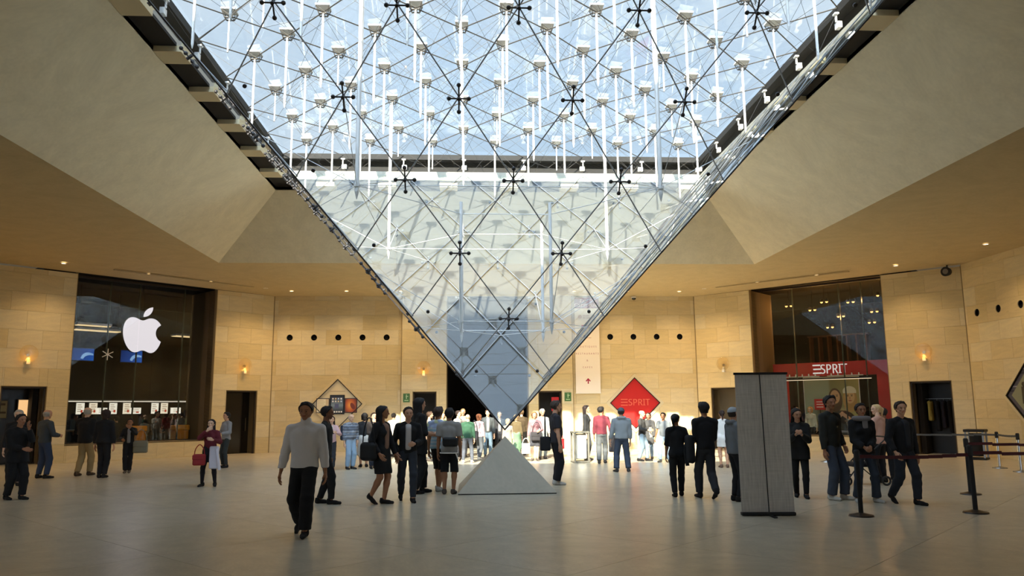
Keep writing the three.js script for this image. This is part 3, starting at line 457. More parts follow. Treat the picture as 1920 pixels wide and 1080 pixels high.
// ------------------------------------------------------------------ wall lamps: a clear glass disc in front of a small bulb
const discGlass = phys({ color: 0xfaf4e4, roughness: 0.05, transmission: 0.93, thickness: 0, ior: 1.5 });
[['left', -8.58, 3.42, 'at the far left, above the doorway', 1], ['left', -1.21, 3.34, 'between the left shop window and the back wall', 1], ['back', -2.55, 3.24, 'on the left pier by the dark passage', 1], ['right', 1.22, 3.3, 'on the slanting wall left of the red shop', 0], ['right', 8.5, 3.4, 'right of the red shop, above the doorway', 1]].forEach(([w, x, y, where, on]) => {
  const pz = w === 'back' ? 0.12 : 0, [p, t] = onWall(w, x, y, pz), o = thing('wall_lamp', 'round glass disc wall lamp ' + where, 'lamp', p, t, 'disc wall lamps');
  part('glass_disc', new THREE.SphereGeometry(0.27, 28, 10).scale(1, 1, 0.12).translate(0, 0.03, 0.12), discGlass, o);
  part('socket', bx(0.1, 0.12, 0.1, 0, -0.24, 0.08), M.white, o); part('wall_plate', cyl(0.05, 0.05, 0.07, 12).rotateX(Math.PI / 2).translate(0, -0.02, 0.035), M.chrome, o);
  part('bulb', new THREE.SphereGeometry(0.045, 12, 10).translate(0, -0.14, 0.09), on ? glow(0xffc25a, 1.8) : M.white, o);
  if (on) { const l = new THREE.PointLight(0xffb450, 0.12); const q = onWall(w, x, y - 0.14, pz + 0.2)[0]; l.position.set(...q); l.castShadow = true; l.shadow.radius = 2; scene.add(l); }
});
// ------------------------------------------------------------------ recessed ceiling downlights
{
  const lens = glow(0xffe0b0, 4), ring = new THREE.TorusGeometry(0.075, 0.012, 6, 20).rotateX(Math.PI / 2), disc = new THREE.CircleGeometry(0.07, 16).rotateX(Math.PI / 2);
  const yAt = (x, z) => { const m = Math.max(Math.abs(x), Math.abs(z)); const zb = ZB - Math.max(0, Math.abs(x) - XB); return 0; };
  const pts = []; // evenly along the back wall and the slanting walls
  for (const x of [-7.6, -5.5, -3.4, 3.4, 5.5, 7.6]) pts.push([x, -13.8, YF + (HW - YF) * (13.8 - FB) / (ZB - FB)]);
  const diag = (s, q) => { const k = s / LW, bxp = XB + (XS - XB) * k, bz = -ZB + (ZB - ZS) * k; return [q * (bxp - 0.95), bz + 0.95]; };
  for (const q of [-1, 1]) for (const s of [1.2, 3.4, 5.6, 8.2]) { const [x, z] = diag(s, q); // height on the plane through funnel corner and wall corners
    const d = ((XB + ZB) - (Math.abs(x) + Math.abs(z))) / ((XB + ZB) - 2 * FB); pts.push([x, z, HW + 0.02 + (YF - HW) * d]); }
  for (const q of [-1, 1]) for (const z of [-5, -1]) pts.push([q * 14.2, z, HW + 0.05 + (YF - HW - 0.05) * (XS - 14.2) / (XS - FB)]);
  const side = (x) => x < 0 ? 'left' : 'right';
  pts.forEach(([x, z, y], i) => { const o = thing('downlight', `small recessed ceiling spotlight, ${['far left one over the back wall', 'second over the left half of the back wall', 'third over the left half of the back wall', 'first over the right half of the back wall', 'second over the right half of the back wall', 'far right one over the back wall', 'left side, nearest the back wall', 'left side, at the right edge of the shop window', 'left side, over the middle of the shop window', 'left side, over the far doorway', 'right side, nearest the back wall', 'right side, at the left edge of the red shop', 'right side, over the middle of the red shop', 'right side, over the doorway', 'over the left side wall, farther', 'over the left side wall, nearer', 'over the right side wall, farther', 'over the right side wall, nearer'][i]}`, 'spotlight', [x, y - 0.02, z], 0, 'recessed ceiling spotlights');
    part('ring', ring, M.white, o); part('lens', disc, lens, o, [0, -0.004, 0]);
    const l = new THREE.SpotLight(0xffd9a0, 14, 0, 1.1, 1); l.position.set(x, y - 0.04, z); l.target.position.set(x, 0, z); l.castShadow = true; l.shadow.radius = 3; scene.add(l, l.target); });
}
// ceiling slots over the two shop windows
for (const q of [-1, 1]) {
  const a = [6.7, 1.7].map((s) => { const k = s / LW; return V(q * (XB + (XS - XB) * k - 0.95), 0, -ZB + (ZB - ZS) * k + 0.95); });
  const y = HW + (YF - HW) * (1.9 / ((XB + ZB) - 2 * FB)) - 0.0, o = thing('ceiling_slot', `long thin dark air slot in the ceiling over the ${q < 0 ? 'left' : 'red'} shop window`, 'vent', [0, 0, 0]);
  const d = a[1].clone().sub(a[0]), L = d.length(), m = a[0].clone().add(a[1]).multiplyScalar(0.5), t = Math.atan2(-d.z, d.x);
  o.position.set(m.x, y - 0.012, m.z); o.rotation.y = t; part('slot', bx(L, 0.02, 0.05), M.black, o); part('edge', merge([bx(L, 0.024, 0.012, 0, 0, 0.03), bx(L, 0.024, 0.012, 0, 0, -0.03)]), M.ceilingLow, o);
}
// corner loudspeaker and camera dome
{
  const [p] = onWall('right', 9.45, 6.0, 0.25), o = thing('round_speaker', 'round black loudspeaker in the top corner right of the red shop', 'speaker', p, -Math.PI / 3);
  part('case', cyl(0.16, 0.13, 0.16, 20).rotateX(Math.PI / 2), M.black, o); part('cone', cyl(0.09, 0.09, 0.02, 18).rotateX(Math.PI / 2).translate(0, 0, 0.08), std(0x77706a, 0.6), o); part('bracket', bx(0.04, 0.2, 0.04, 0, 0.14, -0.05), M.black, o);
  const [q] = onWall('back', 6.02, 6.06, 0.15), d = thing('camera_dome', 'small dark camera dome at the top of the sunlit back wall', 'camera', q); part('base', cyl(0.1, 0.1, 0.06, 16, 0, 0.05, 0), M.white, d); part('dome', new THREE.SphereGeometry(0.085, 16, 8, 0, 7, Math.PI / 2, Math.PI / 2).translate(0, 0.02, 0), std(0x1c1815, 0.1), d);
}
// ------------------------------------------------------------------ diamond show cases
function diamond(w, x, y, r, label, frameMat, z = 0) {
  const [p, t] = onWall(w, x, y, z), o = thing('diamond_showcase', label, 'showcase', p, t);
  const ring = (R, r2, d) => { const s = new THREE.Shape([[0, R], [R, 0], [0, -R], [-R, 0]].map((q) => new THREE.Vector2(...q))); s.holes.push(new THREE.Path([[0, r2], [-r2, 0], [0, -r2], [r2, 0]].map((q) => new THREE.Vector2(...q)))); return new THREE.ExtrudeGeometry(s, { depth: d, bevelEnabled: false }); };
  part('stone_border', ring(r + 0.02, r - 0.14, 0.05), frameMat, o); part('metal_frame', ring(r - 0.13, r - 0.17, 0.065), M.darkMetal, o); return o;
}
const flatDiamond = (r, d) => new THREE.ExtrudeGeometry(new THREE.Shape([[0, r], [r, 0], [0, -r], [-r, 0]].map((q) => new THREE.Vector2(...q))), { depth: d, bevelEnabled: false });
{
  const o = diamond('back', -5.95, 1.86, 1.12, 'diamond shaped show case with tablet pictures on the back wall', stoneTones[3]);
  part('back_panel', flatDiamond(1.0, 0.015), std(0xe6d6b2, 0.6), o);
  const tab = canvasTex(192, 256, (g, w, h) => { g.fillStyle = '#0d0c10'; g.fillRect(0, 0, w, h); const gr = g.createLinearGradient(0, 20, 0, h - 20); gr.addColorStop(0, '#2a2c40'); gr.addColorStop(0.55, '#7f93a0'); gr.addColorStop(1, '#1c2028'); g.fillStyle = gr; g.fillRect(16, 18, w - 32, h - 36); for (let r = 0; r < 2; r++) for (let c = 0; c < 4; c++) { g.fillStyle = ['#e8e4da', '#d8c8a0', '#c8d8e8', '#f0f0f0'][(r * 3 + c) % 4]; g.fillRect(28 + c * 37, 38 + r * 36, 22, 22); } g.fillStyle = '#555a80'; g.fillRect(64, 118, 54, 60); for (let c = 0; c < 5; c++) { g.fillStyle = '#f4efe4'; g.fillRect(22 + c * 31, 216, 20, 20); } });
  const mail = canvasTex(160, 128, (g, w, h) => { g.fillStyle = '#f0e4c4'; g.fillRect(0, 0, w, h); g.fillStyle = '#c9b890'; for (let i = 0; i < 8; i++) g.fillRect(10, 14 + i * 14, 80 + (i * 23) % 40, 3); g.fillStyle = '#d8c29a'; g.fillRect(120, 0, 40, h); });
  const warm = canvasTex(160, 128, (g, w, h) => { const gr = g.createRadialGradient(60, 60, 5, 80, 64, 110); gr.addColorStop(0, '#f0a040'); gr.addColorStop(0.5, '#c05a18'); gr.addColorStop(1, '#4a1c0c'); g.fillStyle = gr; g.fillRect(0, 0, w, h); g.fillStyle = '#7a2c10'; g.beginPath(); g.ellipse(105, 70, 40, 24, 0.7, 0, 7); g.fill(); });
  for (const [n, x, y, w, h, map] of [['tablet_picture', 0, -0.02, 0.58, 0.76, tab], ['left_picture', -0.56, -0.06, 0.52, 0.58, mail], ['right_picture', 0.54, -0.06, 0.5, 0.58, warm]]) { const f = part(n, rbx(w, h, 0.03, 0.012, x, y, 0.04), std(0x2a1712, 0.3), o); part('print', new THREE.PlaneGeometry(w - (map === tab ? 0.02 : 0.06), h - (map === tab ? 0.02 : 0.06)).translate(x, y, 0.057), std(0xffffff, 0.4, { map }), f); }
  part('caption_line', bx(0.6, 0.02, 0.005, 0, 0.5, 0.02), std(0xb59a80, 0.7), o);
  const e = diamond('back', 5.96, 1.82, 1.16, 'red diamond show case with outlined lettering on the sunlit back wall', std(0xd3c6a6, 0.7));
  part('red_panel', flatDiamond(1.03, 0.02), std(0xc0140f, 0.45), e); const lt = [textGeo('SPRIT', 0.22, 0.012).translate(0.13, 0, 0)]; for (const y of [-0.1, 0, 0.1]) lt.push(bx(0.24, 0.028, 0.012, -0.4, y, 0.006));
  const m = part('letters', merge(lt), std(0xe06a50, 0.5), e, [0.02, 0.03, 0.02]); m.scale.set(1.15, 1.15, 1);
  const pat = canvasTex(256, 256, (g, w, h) => { g.fillStyle = '#5d5a66'; g.fillRect(0, 0, w, h); for (let i = 0; i < 260; i++) { g.fillStyle = ['#8c8894', '#3c3a48', '#a8a4a8', '#6a6070'][i % 4]; g.beginPath(); g.arc((i * 73) % 256, (i * 151) % 256, 3 + i % 6, 0, 7); g.fill(); } });
  const c = diamond('sideR', 2.62, 1.9, 1.16, 'diamond show case with a patterned grey border on the right side wall', stoneTones[4]);
  part('patterned_panel', flatDiamond(1.02, 0.015), std(0xffffff, 0.7, { map: pat }), c); part('inner_panel', flatDiamond(0.8, 0.03), std(0x8a8c74, 0.6), c); part('figure', merge([bx(0.16, 0.5, 0.03, -0.25, 0, 0.04), new THREE.SphereGeometry(0.07, 10, 8).scale(1, 1, 0.4).translate(-0.25, 0.32, 0.04)]), std(0x4a4438, 0.8), c);
}
// ------------------------------------------------------------------ hanging banner on the back wall
{
  const tx = canvasTex(512, 2048, (g, w, h) => {
    g.fillStyle = '#f1e7db'; g.fillRect(0, 0, w, h); const gr = g.createLinearGradient(0, 0, w, 200); gr.addColorStop(0, '#7a3f5e'); gr.addColorStop(0.6, '#9c4a6a'); gr.addColorStop(1, '#83385c'); g.fillStyle = gr; g.fillRect(0, 0, w, 240);
    g.fillStyle = '#e7cdd8'; g.textAlign = 'center'; g.font = 'italic bold 110px serif'; g.fillText('Le', 170, 110); g.fillText('Carrousel', 256, 205); g.fillStyle = '#c44a4a'; g.font = 'bold 44px sans-serif'; g.fillText('DU LOUVRE', 370, 100);
    g.strokeStyle = '#8d4a66'; g.lineWidth = 8; g.beginPath(); g.arc(110, 420, 34, 0, 7); g.stroke(); g.beginPath(); g.arc(110, 420, 14, 0, 7); g.stroke(); g.fillStyle = '#8d5a70'; g.font = '44px sans-serif'; g.textAlign = 'left'; g.fillText('Musée', 170, 412); g.fillText('du Louvre', 170, 460);
    g.fillStyle = '#a8324e'; g.fillRect(140, 600, 150, 70); g.fillStyle = '#f1e7db'; g.font = 'bold 44px sans-serif'; g.fillText('RER', 165, 652); g.fillStyle = '#9a3a52'; g.fillRect(180, 870, 160, 6);
    g.textAlign = 'center'; g.fillStyle = '#a5606e'; g.font = '60px sans-serif'; const sp = (s, y) => { const k = 16; let W = 0; for (const ch of s) W += g.measureText(ch).width + k; let x = w / 2 - W / 2; g.textAlign = 'left'; for (const ch of s) { g.fillText(ch, x, y); x += g.measureText(ch).width + k; } };
    g.font = '50px sans-serif'; sp('BOUTIQUES', 1080); sp('RESTAURANTS', 1230); sp('&', 1375); sp('CAFÉS', 1520);
    g.fillStyle = '#a01c40'; g.beginPath(); g.moveTo(256, 1730); g.lineTo(310, 1790); g.lineTo(290, 1804); g.lineTo(268, 1780); g.lineTo(268, 1850); g.lineTo(244, 1850); g.lineTo(244, 1780); g.lineTo(222, 1804); g.lineTo(202, 1790); g.fill();
  });
  const [p, t] = onWall('back', 4.06, 2.22, 0.1), o = thing('hanging_banner', 'tall white hanging banner with red lettering and an arrow', 'banner', p, t);
  part('cloth', bx(1.0, 3.9, 0.012, 0, 1.95, 0), std(0xefe5da, 0.85), o); part('print', new THREE.PlaneGeometry(1.0, 3.9).translate(0, 1.95, 0.0075), std(0xffffff, 0.85, { map: tx }), o); part('top_bar', bar(V(-0.52, 3.91, 0), V(0.52, 3.91, 0), 0.018), M.steel, o); part('bottom_bar', bar(V(-0.52, 0, 0), V(0.52, 0, 0), 0.014), M.white, o); part('wall_bracket', merge([bx(0.03, 0.03, 0.12, -0.4, 3.91, -0.05), bx(0.03, 0.03, 0.12, 0.4, 3.91, -0.05)]), M.steel, o);
  for (const [x, lab] of [[-3.22, 'small green exit sign on the left pier'], [3.22, 'small green exit sign on the right pier']]) { const [q, a] = onWall('back', x, 2.08, 0.12), s = thing('exit_sign', lab, 'sign', q, a); part('box', bx(0.26, 0.34, 0.05, 0, 0, 0.025), std(0x3f6b3a, 0.5), s); part('running_figure', merge([bx(0.03, 0.12, 0.006, 0, 0.02, 0.052), bx(0.1, 0.025, 0.006, 0.02, 0.06, 0.052), new THREE.CircleGeometry(0.022, 10).translate(0, 0.11, 0.053), bx(0.16, 0.03, 0.006, 0, -0.1, 0.052)]), std(0xbfd6a8, 0.5), s); }
  const [q, a] = onWall('back', 2.72, 1.8, -0.02), f = thing('red_notice', 'red notice board in the narrow doorway of the right pier', 'sign', q, a); part('board', bx(0.3, 0.55, 0.02), M.red, f); part('text_lines', merge([0.12, 0.02, -0.08].map((y) => bx(0.18, 0.02, 0.004, 0, y, 0.012))), M.white, f);
}
// ------------------------------------------------------------------ roll-up banner seen from behind
{
  const weave = noiseTex(256, (u, v) => { const k = 222 + fbm(u * 40, v * 3, 1, 2) * 34 + fbm(u * 3, v * 60, 5, 2) * 22; return [cl(k), cl(k), cl(k)]; }, true, 1);
  const o = thing('rollup_banner', 'tall grey roll-up banner seen from behind with a black pole', 'banner', [3.74, 0, 4.34], -0.08);
  part('fabric', mbox(0.79, 2.06, 0.004, 0, 1.07, 0), phys({ color: 0xf4f0ea, roughness: 1, map: weave, transmission: 0.35, thickness: 0 }), o); part('top_rail', bx(0.82, 0.035, 0.03, 0, 2.115, 0), M.black, o); part('base_case', rbx(0.8, 0.05, 0.12, 0.015, 0, 0.03, 0), M.black, o);
  part('support_pole', bar(V(0.0, 0.03, 0.05), V(-0.02, 2.12, 0.02), 0.008), M.black, o); part('foot', bx(0.05, 0.02, 0.4, 0.02, 0.012, 0.1), M.black, o);
}
// ------------------------------------------------------------------ barriers
const beltRed = std(0x4a1216, 0.8), beltGrey = std(0x55524e, 0.7);
function stanchion(x, z, h, mat, label, belts) {
  const o = thing('barrier_post', label, 'barrier', [x, 0, z]);
  part('base', merge([cyl(0.17, 0.18, 0.022, 24, 0, 0.011, 0), cyl(0.05, 0.16, 0.03, 24, 0, 0.035, 0)]), mat === M.chrome ? M.steel : std(0x4a4440, 0.35, { metalness: 0.7 }), o); part('post', cyl(0.032, 0.034, h - 0.12, 14, 0, h / 2 - 0.03, 0), mat, o); part('head', merge([cyl(0.042, 0.042, 0.14, 14, 0, h - 0.08, 0), cyl(0.03, 0.042, 0.02, 14, 0, h, 0)]), M.black, o);
  for (const [tx, tz, y0, y1, bm] of belts) { const a = V(0, y0, 0), b = V(tx - x, y1, tz - z), d = b.clone().sub(a), g = []; const n = 8, L = d.length(); for (let i = 0; i < n; i++) { const f = (i + 0.5) / n, sag = -0.05 * 4 * f * (1 - f) * Math.min(1, L / 3); g.push(new THREE.BoxGeometry(L / n + 0.004, 0.05, 0.004).translate(-L / 2 + f * L, sag, 0)); } const m = part('belt', merge(g), bm, o); m.position.copy(a).add(b).multiplyScalar(0.5); m.rotation.y = Math.atan2(-d.z, d.x); m.rotation.z = 0; m.rotation.order = 'YXZ'; }
  return o;
}
stanchion(5.06, 4.55, 0.95, M.soot, 'black barrier post in front of the people with a dark red belt', [[6.91, 4.41, 0.87, 0.87, beltRed]]);
stanchion(6.91, 4.41, 1.0, M.soot, 'black barrier post nearest the right edge', [[11, 4.3, 0.9, 0.9, beltRed]]);
stanchion(8.43, 2.01, 1.0, M.soot, 'black barrier post just behind the right one', [[12.5, 2.0, 0.92, 0.92, beltRed]]);
stanchion(12.97, -3.63, 0.92, M.chrome, 'silver barrier post near the dark bin', [[10.61, -7.48, 0.86, 0.86, beltGrey]]);
stanchion(12.69, -2.47, 0.92, M.chrome, 'silver barrier post at the right picture edge', [[12.97, -3.63, 0.86, 0.86, beltGrey]]);
stanchion(9.8, -6.65, 0.9, M.chrome, 'silver barrier post beside the woman holding a phone', [[10.61, -7.48, 0.85, 0.85, beltGrey]]);
stanchion(10.61, -7.48, 0.9, M.chrome, 'silver barrier post under the red shop window', []);
// ------------------------------------------------------------------ bins
{
  const o = thing('litter_bin', 'dark square litter bin by the right wall', 'bin', [14.6, 0, -6.9], -Math.PI / 4);
  part('lid', rbx(0.56, 0.08, 0.56, 0.02, 0, 0.86, 0), M.black, o); for (const [x, z] of [[1, 1], [1, -1], [-1, 1], [-1, -1]]) part('corner_post', bx(0.05, 0.83, 0.05, x * 0.23, 0.415, z * 0.23), M.steel, o); part('bag', cyl(0.19, 0.16, 0.68, 16, 0, 0.44, 0), M.soot, o); part('base', rbx(0.54, 0.06, 0.54, 0.02, 0, 0.03, 0), M.black, o);
  const b = thing('litter_bin', 'pale glass sided litter bin in the sunlight beside the maroon shirt', 'bin', [2.62, 0, -7.6], 0.1);
  part('lid', rbx(0.5, 0.06, 0.5, 0.02, 0, 0.9, 0), std(0x6e6a5e, 0.5), b); for (const [x, z] of [[1, 1], [1, -1], [-1, 1], [-1, -1]]) part('corner_post', bx(0.05, 0.86, 0.05, x * 0.21, 0.45, z * 0.21), std(0x6e6a5e, 0.5), b); part('liner', rbx(0.34, 0.74, 0.34, 0.04, 0, 0.48, 0), std(0xd9d4c4, 0.6), b); part('base', rbx(0.5, 0.05, 0.5, 0.015, 0, 0.025, 0), std(0x6e6a5e, 0.5), b);
}
// ------------------------------------------------------------------ people: tapered-capsule fields meshed with surface nets
// a bone is [ax,ay,az,ra, bx,by,bz,rb]
function nets(bones, k, cell, post, color) {
  let lo = [1e9, 1e9, 1e9], hi = [-1e9, -1e9, -1e9];
  for (const b of bones) for (let a = 0; a < 3; a++) { lo[a] = Math.min(lo[a], b[a] - b[3], b[4 + a] - b[7]); hi[a] = Math.max(hi[a], b[a] + b[3], b[4 + a] + b[7]); }
  lo = lo.map((v) => v - cell * 2.5); hi = hi.map((v) => v + cell * 2.5);
  const n = lo.map((v, a) => Math.ceil((hi[a] - v) / cell) + 1), [nx, ny, nz] = n, F = new Float32Array(nx * ny * nz).fill(0.2);
  for (const b of bones) {
    const [ax, ay, az, ra, bx_, by, bz, rb] = b, dx = bx_ - ax, dy = by - ay, dz = bz - az, L2 = dx * dx + dy * dy + dz * dz || 1e-9, R = Math.max(ra, rb) + k + cell * 2.2;
    const i0 = Math.max(0, Math.floor((Math.min(ax, bx_) - R - lo[0]) / cell)), i1 = Math.min(nx - 1, Math.ceil((Math.max(ax, bx_) + R - lo[0]) / cell));
    const j0 = Math.max(0, Math.floor((Math.min(ay, by) - R - lo[1]) / cell)), j1 = Math.min(ny - 1, Math.ceil((Math.max(ay, by) + R - lo[1]) / cell));
    const k0 = Math.max(0, Math.floor((Math.min(az, bz) - R - lo[2]) / cell)), k1 = Math.min(nz - 1, Math.ceil((Math.max(az, bz) + R - lo[2]) / cell));
    for (let q = k0; q <= k1; q++) for (let j = j0; j <= j1; j++) for (let i = i0; i <= i1; i++) {
      const px = lo[0] + i * cell - ax, py = lo[1] + j * cell - ay, pz = lo[2] + q * cell - az;
      let t = (px * dx + py * dy + pz * dz) / L2; t = t < 0 ? 0 : t > 1 ? 1 : t;
      const ex = px - dx * t, ey = py - dy * t, ez = pz - dz * t, d = Math.sqrt(ex * ex + ey * ey + ez * ez) - (ra + (rb - ra) * t), id = (q * ny + j) * nx + i, f = F[id];
      const h = k > 0 ? Math.max(k - Math.abs(f - d), 0) / k : 0; F[id] = Math.min(f, d) - h * h * k * 0.25;
    }
  }
  if (post) for (let q = 0; q < nz; q++) for (let j = 0; j < ny; j++) for (let i = 0; i < nx; i++) { const id = (q * ny + j) * nx + i; if (F[id] < 0.06) F[id] = post(lo[0] + i * cell, lo[1] + j * cell, lo[2] + q * cell, F[id]); }
  const vid = new Int32Array(nx * ny * nz).fill(-1), pos = [], col = color ? [] : null, idx = [], sy = nx, sz = nx * ny;
  const E = [[0, 1], [2, 3], [4, 5], [6, 7], [0, 2], [1, 3], [4, 6], [5, 7], [0, 4], [1, 5], [2, 6], [3, 7]], off = [0, 1, sy, sy + 1, sz, sz + 1, sz + sy, sz + sy + 1];
  for (let q = 0; q < nz - 1; q++) for (let j = 0; j < ny - 1; j++) for (let i = 0; i < nx - 1; i++) {
    const b = q * sz + j * sy + i; let m = 0; for (let c = 0; c < 8; c++) if (F[b + off[c]] < 0) m |= 1 << c;
    if (m === 0 || m === 255) continue;
    let x = 0, y = 0, z = 0, cnt = 0;
    for (const [u, v] of E) if (((m >> u) & 1) !== ((m >> v) & 1)) { const a = F[b + off[u]], c = F[b + off[v]], t = a / (a - c); x += (u & 1) + ((v & 1) - (u & 1)) * t; y += ((u >> 1) & 1) + (((v >> 1) & 1) - ((u >> 1) & 1)) * t; z += (u >> 2) + ((v >> 2) - (u >> 2)) * t; cnt++; }
    vid[b] = pos.length / 3; const X = lo[0] + (i + x / cnt) * cell, Y = lo[1] + (j + y / cnt) * cell, Z = lo[2] + (q + z / cnt) * cell; pos.push(X, Y, Z); if (col) col.push(...color(X, Y, Z));
  }
  for (let q = 1; q < nz - 1; q++) for (let j = 1; j < ny - 1; j++) for (let i = 1; i < nx - 1; i++) {
    const b = q * sz + j * sy + i, s = F[b] < 0;
    const quad = (o, u, v) => { if ((F[b + o] < 0) === s) return; const a = vid[b], c = vid[b - u], d = vid[b - u - v], e = vid[b - v]; if (a < 0 || c < 0 || d < 0 || e < 0) return; s ? idx.push(a, c, d, a, d, e) : idx.push(a, d, c, a, e, d); };
    quad(1, sy, sz); quad(sy, sz, 1); quad(sz, 1, sy);
  }
  const g = new THREE.BufferGeometry(); g.setAttribute('position', new THREE.Float32BufferAttribute(pos, 3)); if (col) g.setAttribute('color', new THREE.Float32BufferAttribute(col, 3)); g.setIndex(idx); g.computeVertexNormals(); return g;
}
const mirrorX = (g) => { const m = g.clone().scale(-1, 1, 1), a = Array.from(m.index.array); for (let i = 0; i < a.length; i += 3) { const t = a[i]; a[i] = a[i + 1]; a[i + 1] = t; } m.setIndex(a); m.computeVertexNormals(); return m; };
// hands: wrist at the origin, fingers towards -y, palm towards -x, thumb towards +z
function makeHand(curl) {
  const b = [[0, 0.02, 0, 0.022, 0, -0.02, 0, 0.021]], kn = [[0.03, -0.088], [0.011, -0.094], [-0.009, -0.09], [-0.027, -0.08]], fac = [0.95, 1.05, 0.98, 0.78];
  kn.forEach(([z, y], f) => { b.push([0, -0.015, z * 0.5, 0.015, 0, y, z, 0.0125]); });
  const palm = b.length; kn.forEach(([z, y], f) => {
    let x = 0, yy = y, zz = z, a = 0; [[0.045, curl[0]], [0.028, curl[1]], [0.022, curl[2]]].forEach(([l, c], s) => { a += c; const L = l * fac[f], nx_ = x - Math.sin(a) * L, ny_ = yy - Math.cos(a) * L, nz_ = zz + z * 0.05; b.push([x, yy, zz, 0.0098 - s * 0.0008, nx_, ny_, nz_, 0.009 - s * 0.0008]); x = nx_; yy = ny_; zz = nz_; });
  });
  b.push([0, -0.025, 0.014, 0.015, -0.012, -0.055, 0.042, 0.012], [-0.012, -0.055, 0.042, 0.0115, -0.024 - curl[0] * 0.012, -0.082, 0.05 - curl[0] * 0.012, 0.0095], [-0.024 - curl[0] * 0.012, -0.082, 0.05 - curl[0] * 0.012, 0.0095, -0.03 - curl[0] * 0.02, -0.102, 0.048 - curl[0] * 0.02, 0.0085]);
  return nets(b, 0.0065, 0.0052, null, () => [1, 1, 1]);
}
const HANDS = { relaxed: makeHand([0.28, 0.4, 0.3]), grip: makeHand([0.95, 1.25, 0.8]) }; const HANDS_R = { relaxed: mirrorX(HANDS.relaxed), grip: mirrorX(HANDS.grip) };
// head: origin between the eyes' height and the skull centre, face towards +z
const skull = [[0, 0.036, -0.034, 0.078, 0, 0.032, 0.018, 0.076]];
function makeHead(f) {
  const jw = f ? 0.9 : 1, b = [...skull, [0, 0.0, 0.028, 0.062, 0, -0.07, 0.046, 0.036 * jw], [-0.04 * jw, -0.04, 0.012, 0.03, 0, -0.085, 0.054, 0.02], [0.04 * jw, -0.04, 0.012, 0.03, 0, -0.085, 0.054, 0.02], [0, -0.05, -0.02, 0.05 * jw, 0, -0.15, -0.034, 0.052 * jw], [-0.03, 0.026, 0.08, 0.012, 0.03, 0.026, 0.08, 0.012], [-0.034, -0.02, 0.066, 0.018, -0.03, -0.03, 0.062, 0.016], [0.034, -0.02, 0.066, 0.018, 0.03, -0.03, 0.062, 0.016]];
  const body = (X) => X; const nose = [[0, 0.012, 0.088, 0.008, 0, -0.022, 0.104, 0.0125], [-0.009, -0.025, 0.094, 0.008, 0.009, -0.025, 0.094, 0.008], [-0.018, -0.052, 0.079, 0.0085, 0.018, -0.052, 0.079, 0.0085]], ears = [-1, 1].map((s) => [s * 0.079, 0.018, -0.012, 0.013, s * 0.076, -0.022, -0.004, 0.011]);
  return nets([...b, ...nose, ...ears], 0.014, 0.0062, (x, y, z, d) => { for (const s of [-1, 1]) { const e = 0.0125 - Math.hypot(x - s * 0.031, (y - 0.006) * 1.3, z - 0.097); d = Math.max(d, e); } return d; }, (x, y, z) => {
    if (z > 0.07) { for (const s of [-1, 1]) { const ex = (x - s * 0.031) / 0.0135, ey = (y - 0.006) / 0.008; if (ex * ex + ey * ey < 1) return Math.abs(ex) < 0.5 ? [0.06, 0.05, 0.05] : [0.75, 0.75, 0.75]; if (Math.abs(x - s * 0.032) < 0.02 && Math.abs(y - 0.028) < 0.005) return [0.22, 0.17, 0.15]; } if (Math.abs(x) < 0.024 && Math.abs(y + 0.052) < 0.0085) return f ? [0.85, 0.42, 0.42] : [0.82, 0.55, 0.52]; }
    return [1, 1, 1];
  });
}
const HEADS = [makeHead(false), makeHead(true)];
const hairline = (x, y, z, d, drop = 0) => Math.max(d, 0.8 * (z - 0.052) - 0.6 * (Math.max(y, -0.01) - 0.07) - Math.abs(x) * 0.05 - drop);
const big = (r) => skull.map((b) => b.map((v, i) => (i % 4 === 3 ? v + r : v)));
const rough = (a, f) => (x, y, z) => a * Math.sin(x * f + y * 13) * Math.cos(z * f * 0.9 - y * f * 0.4);
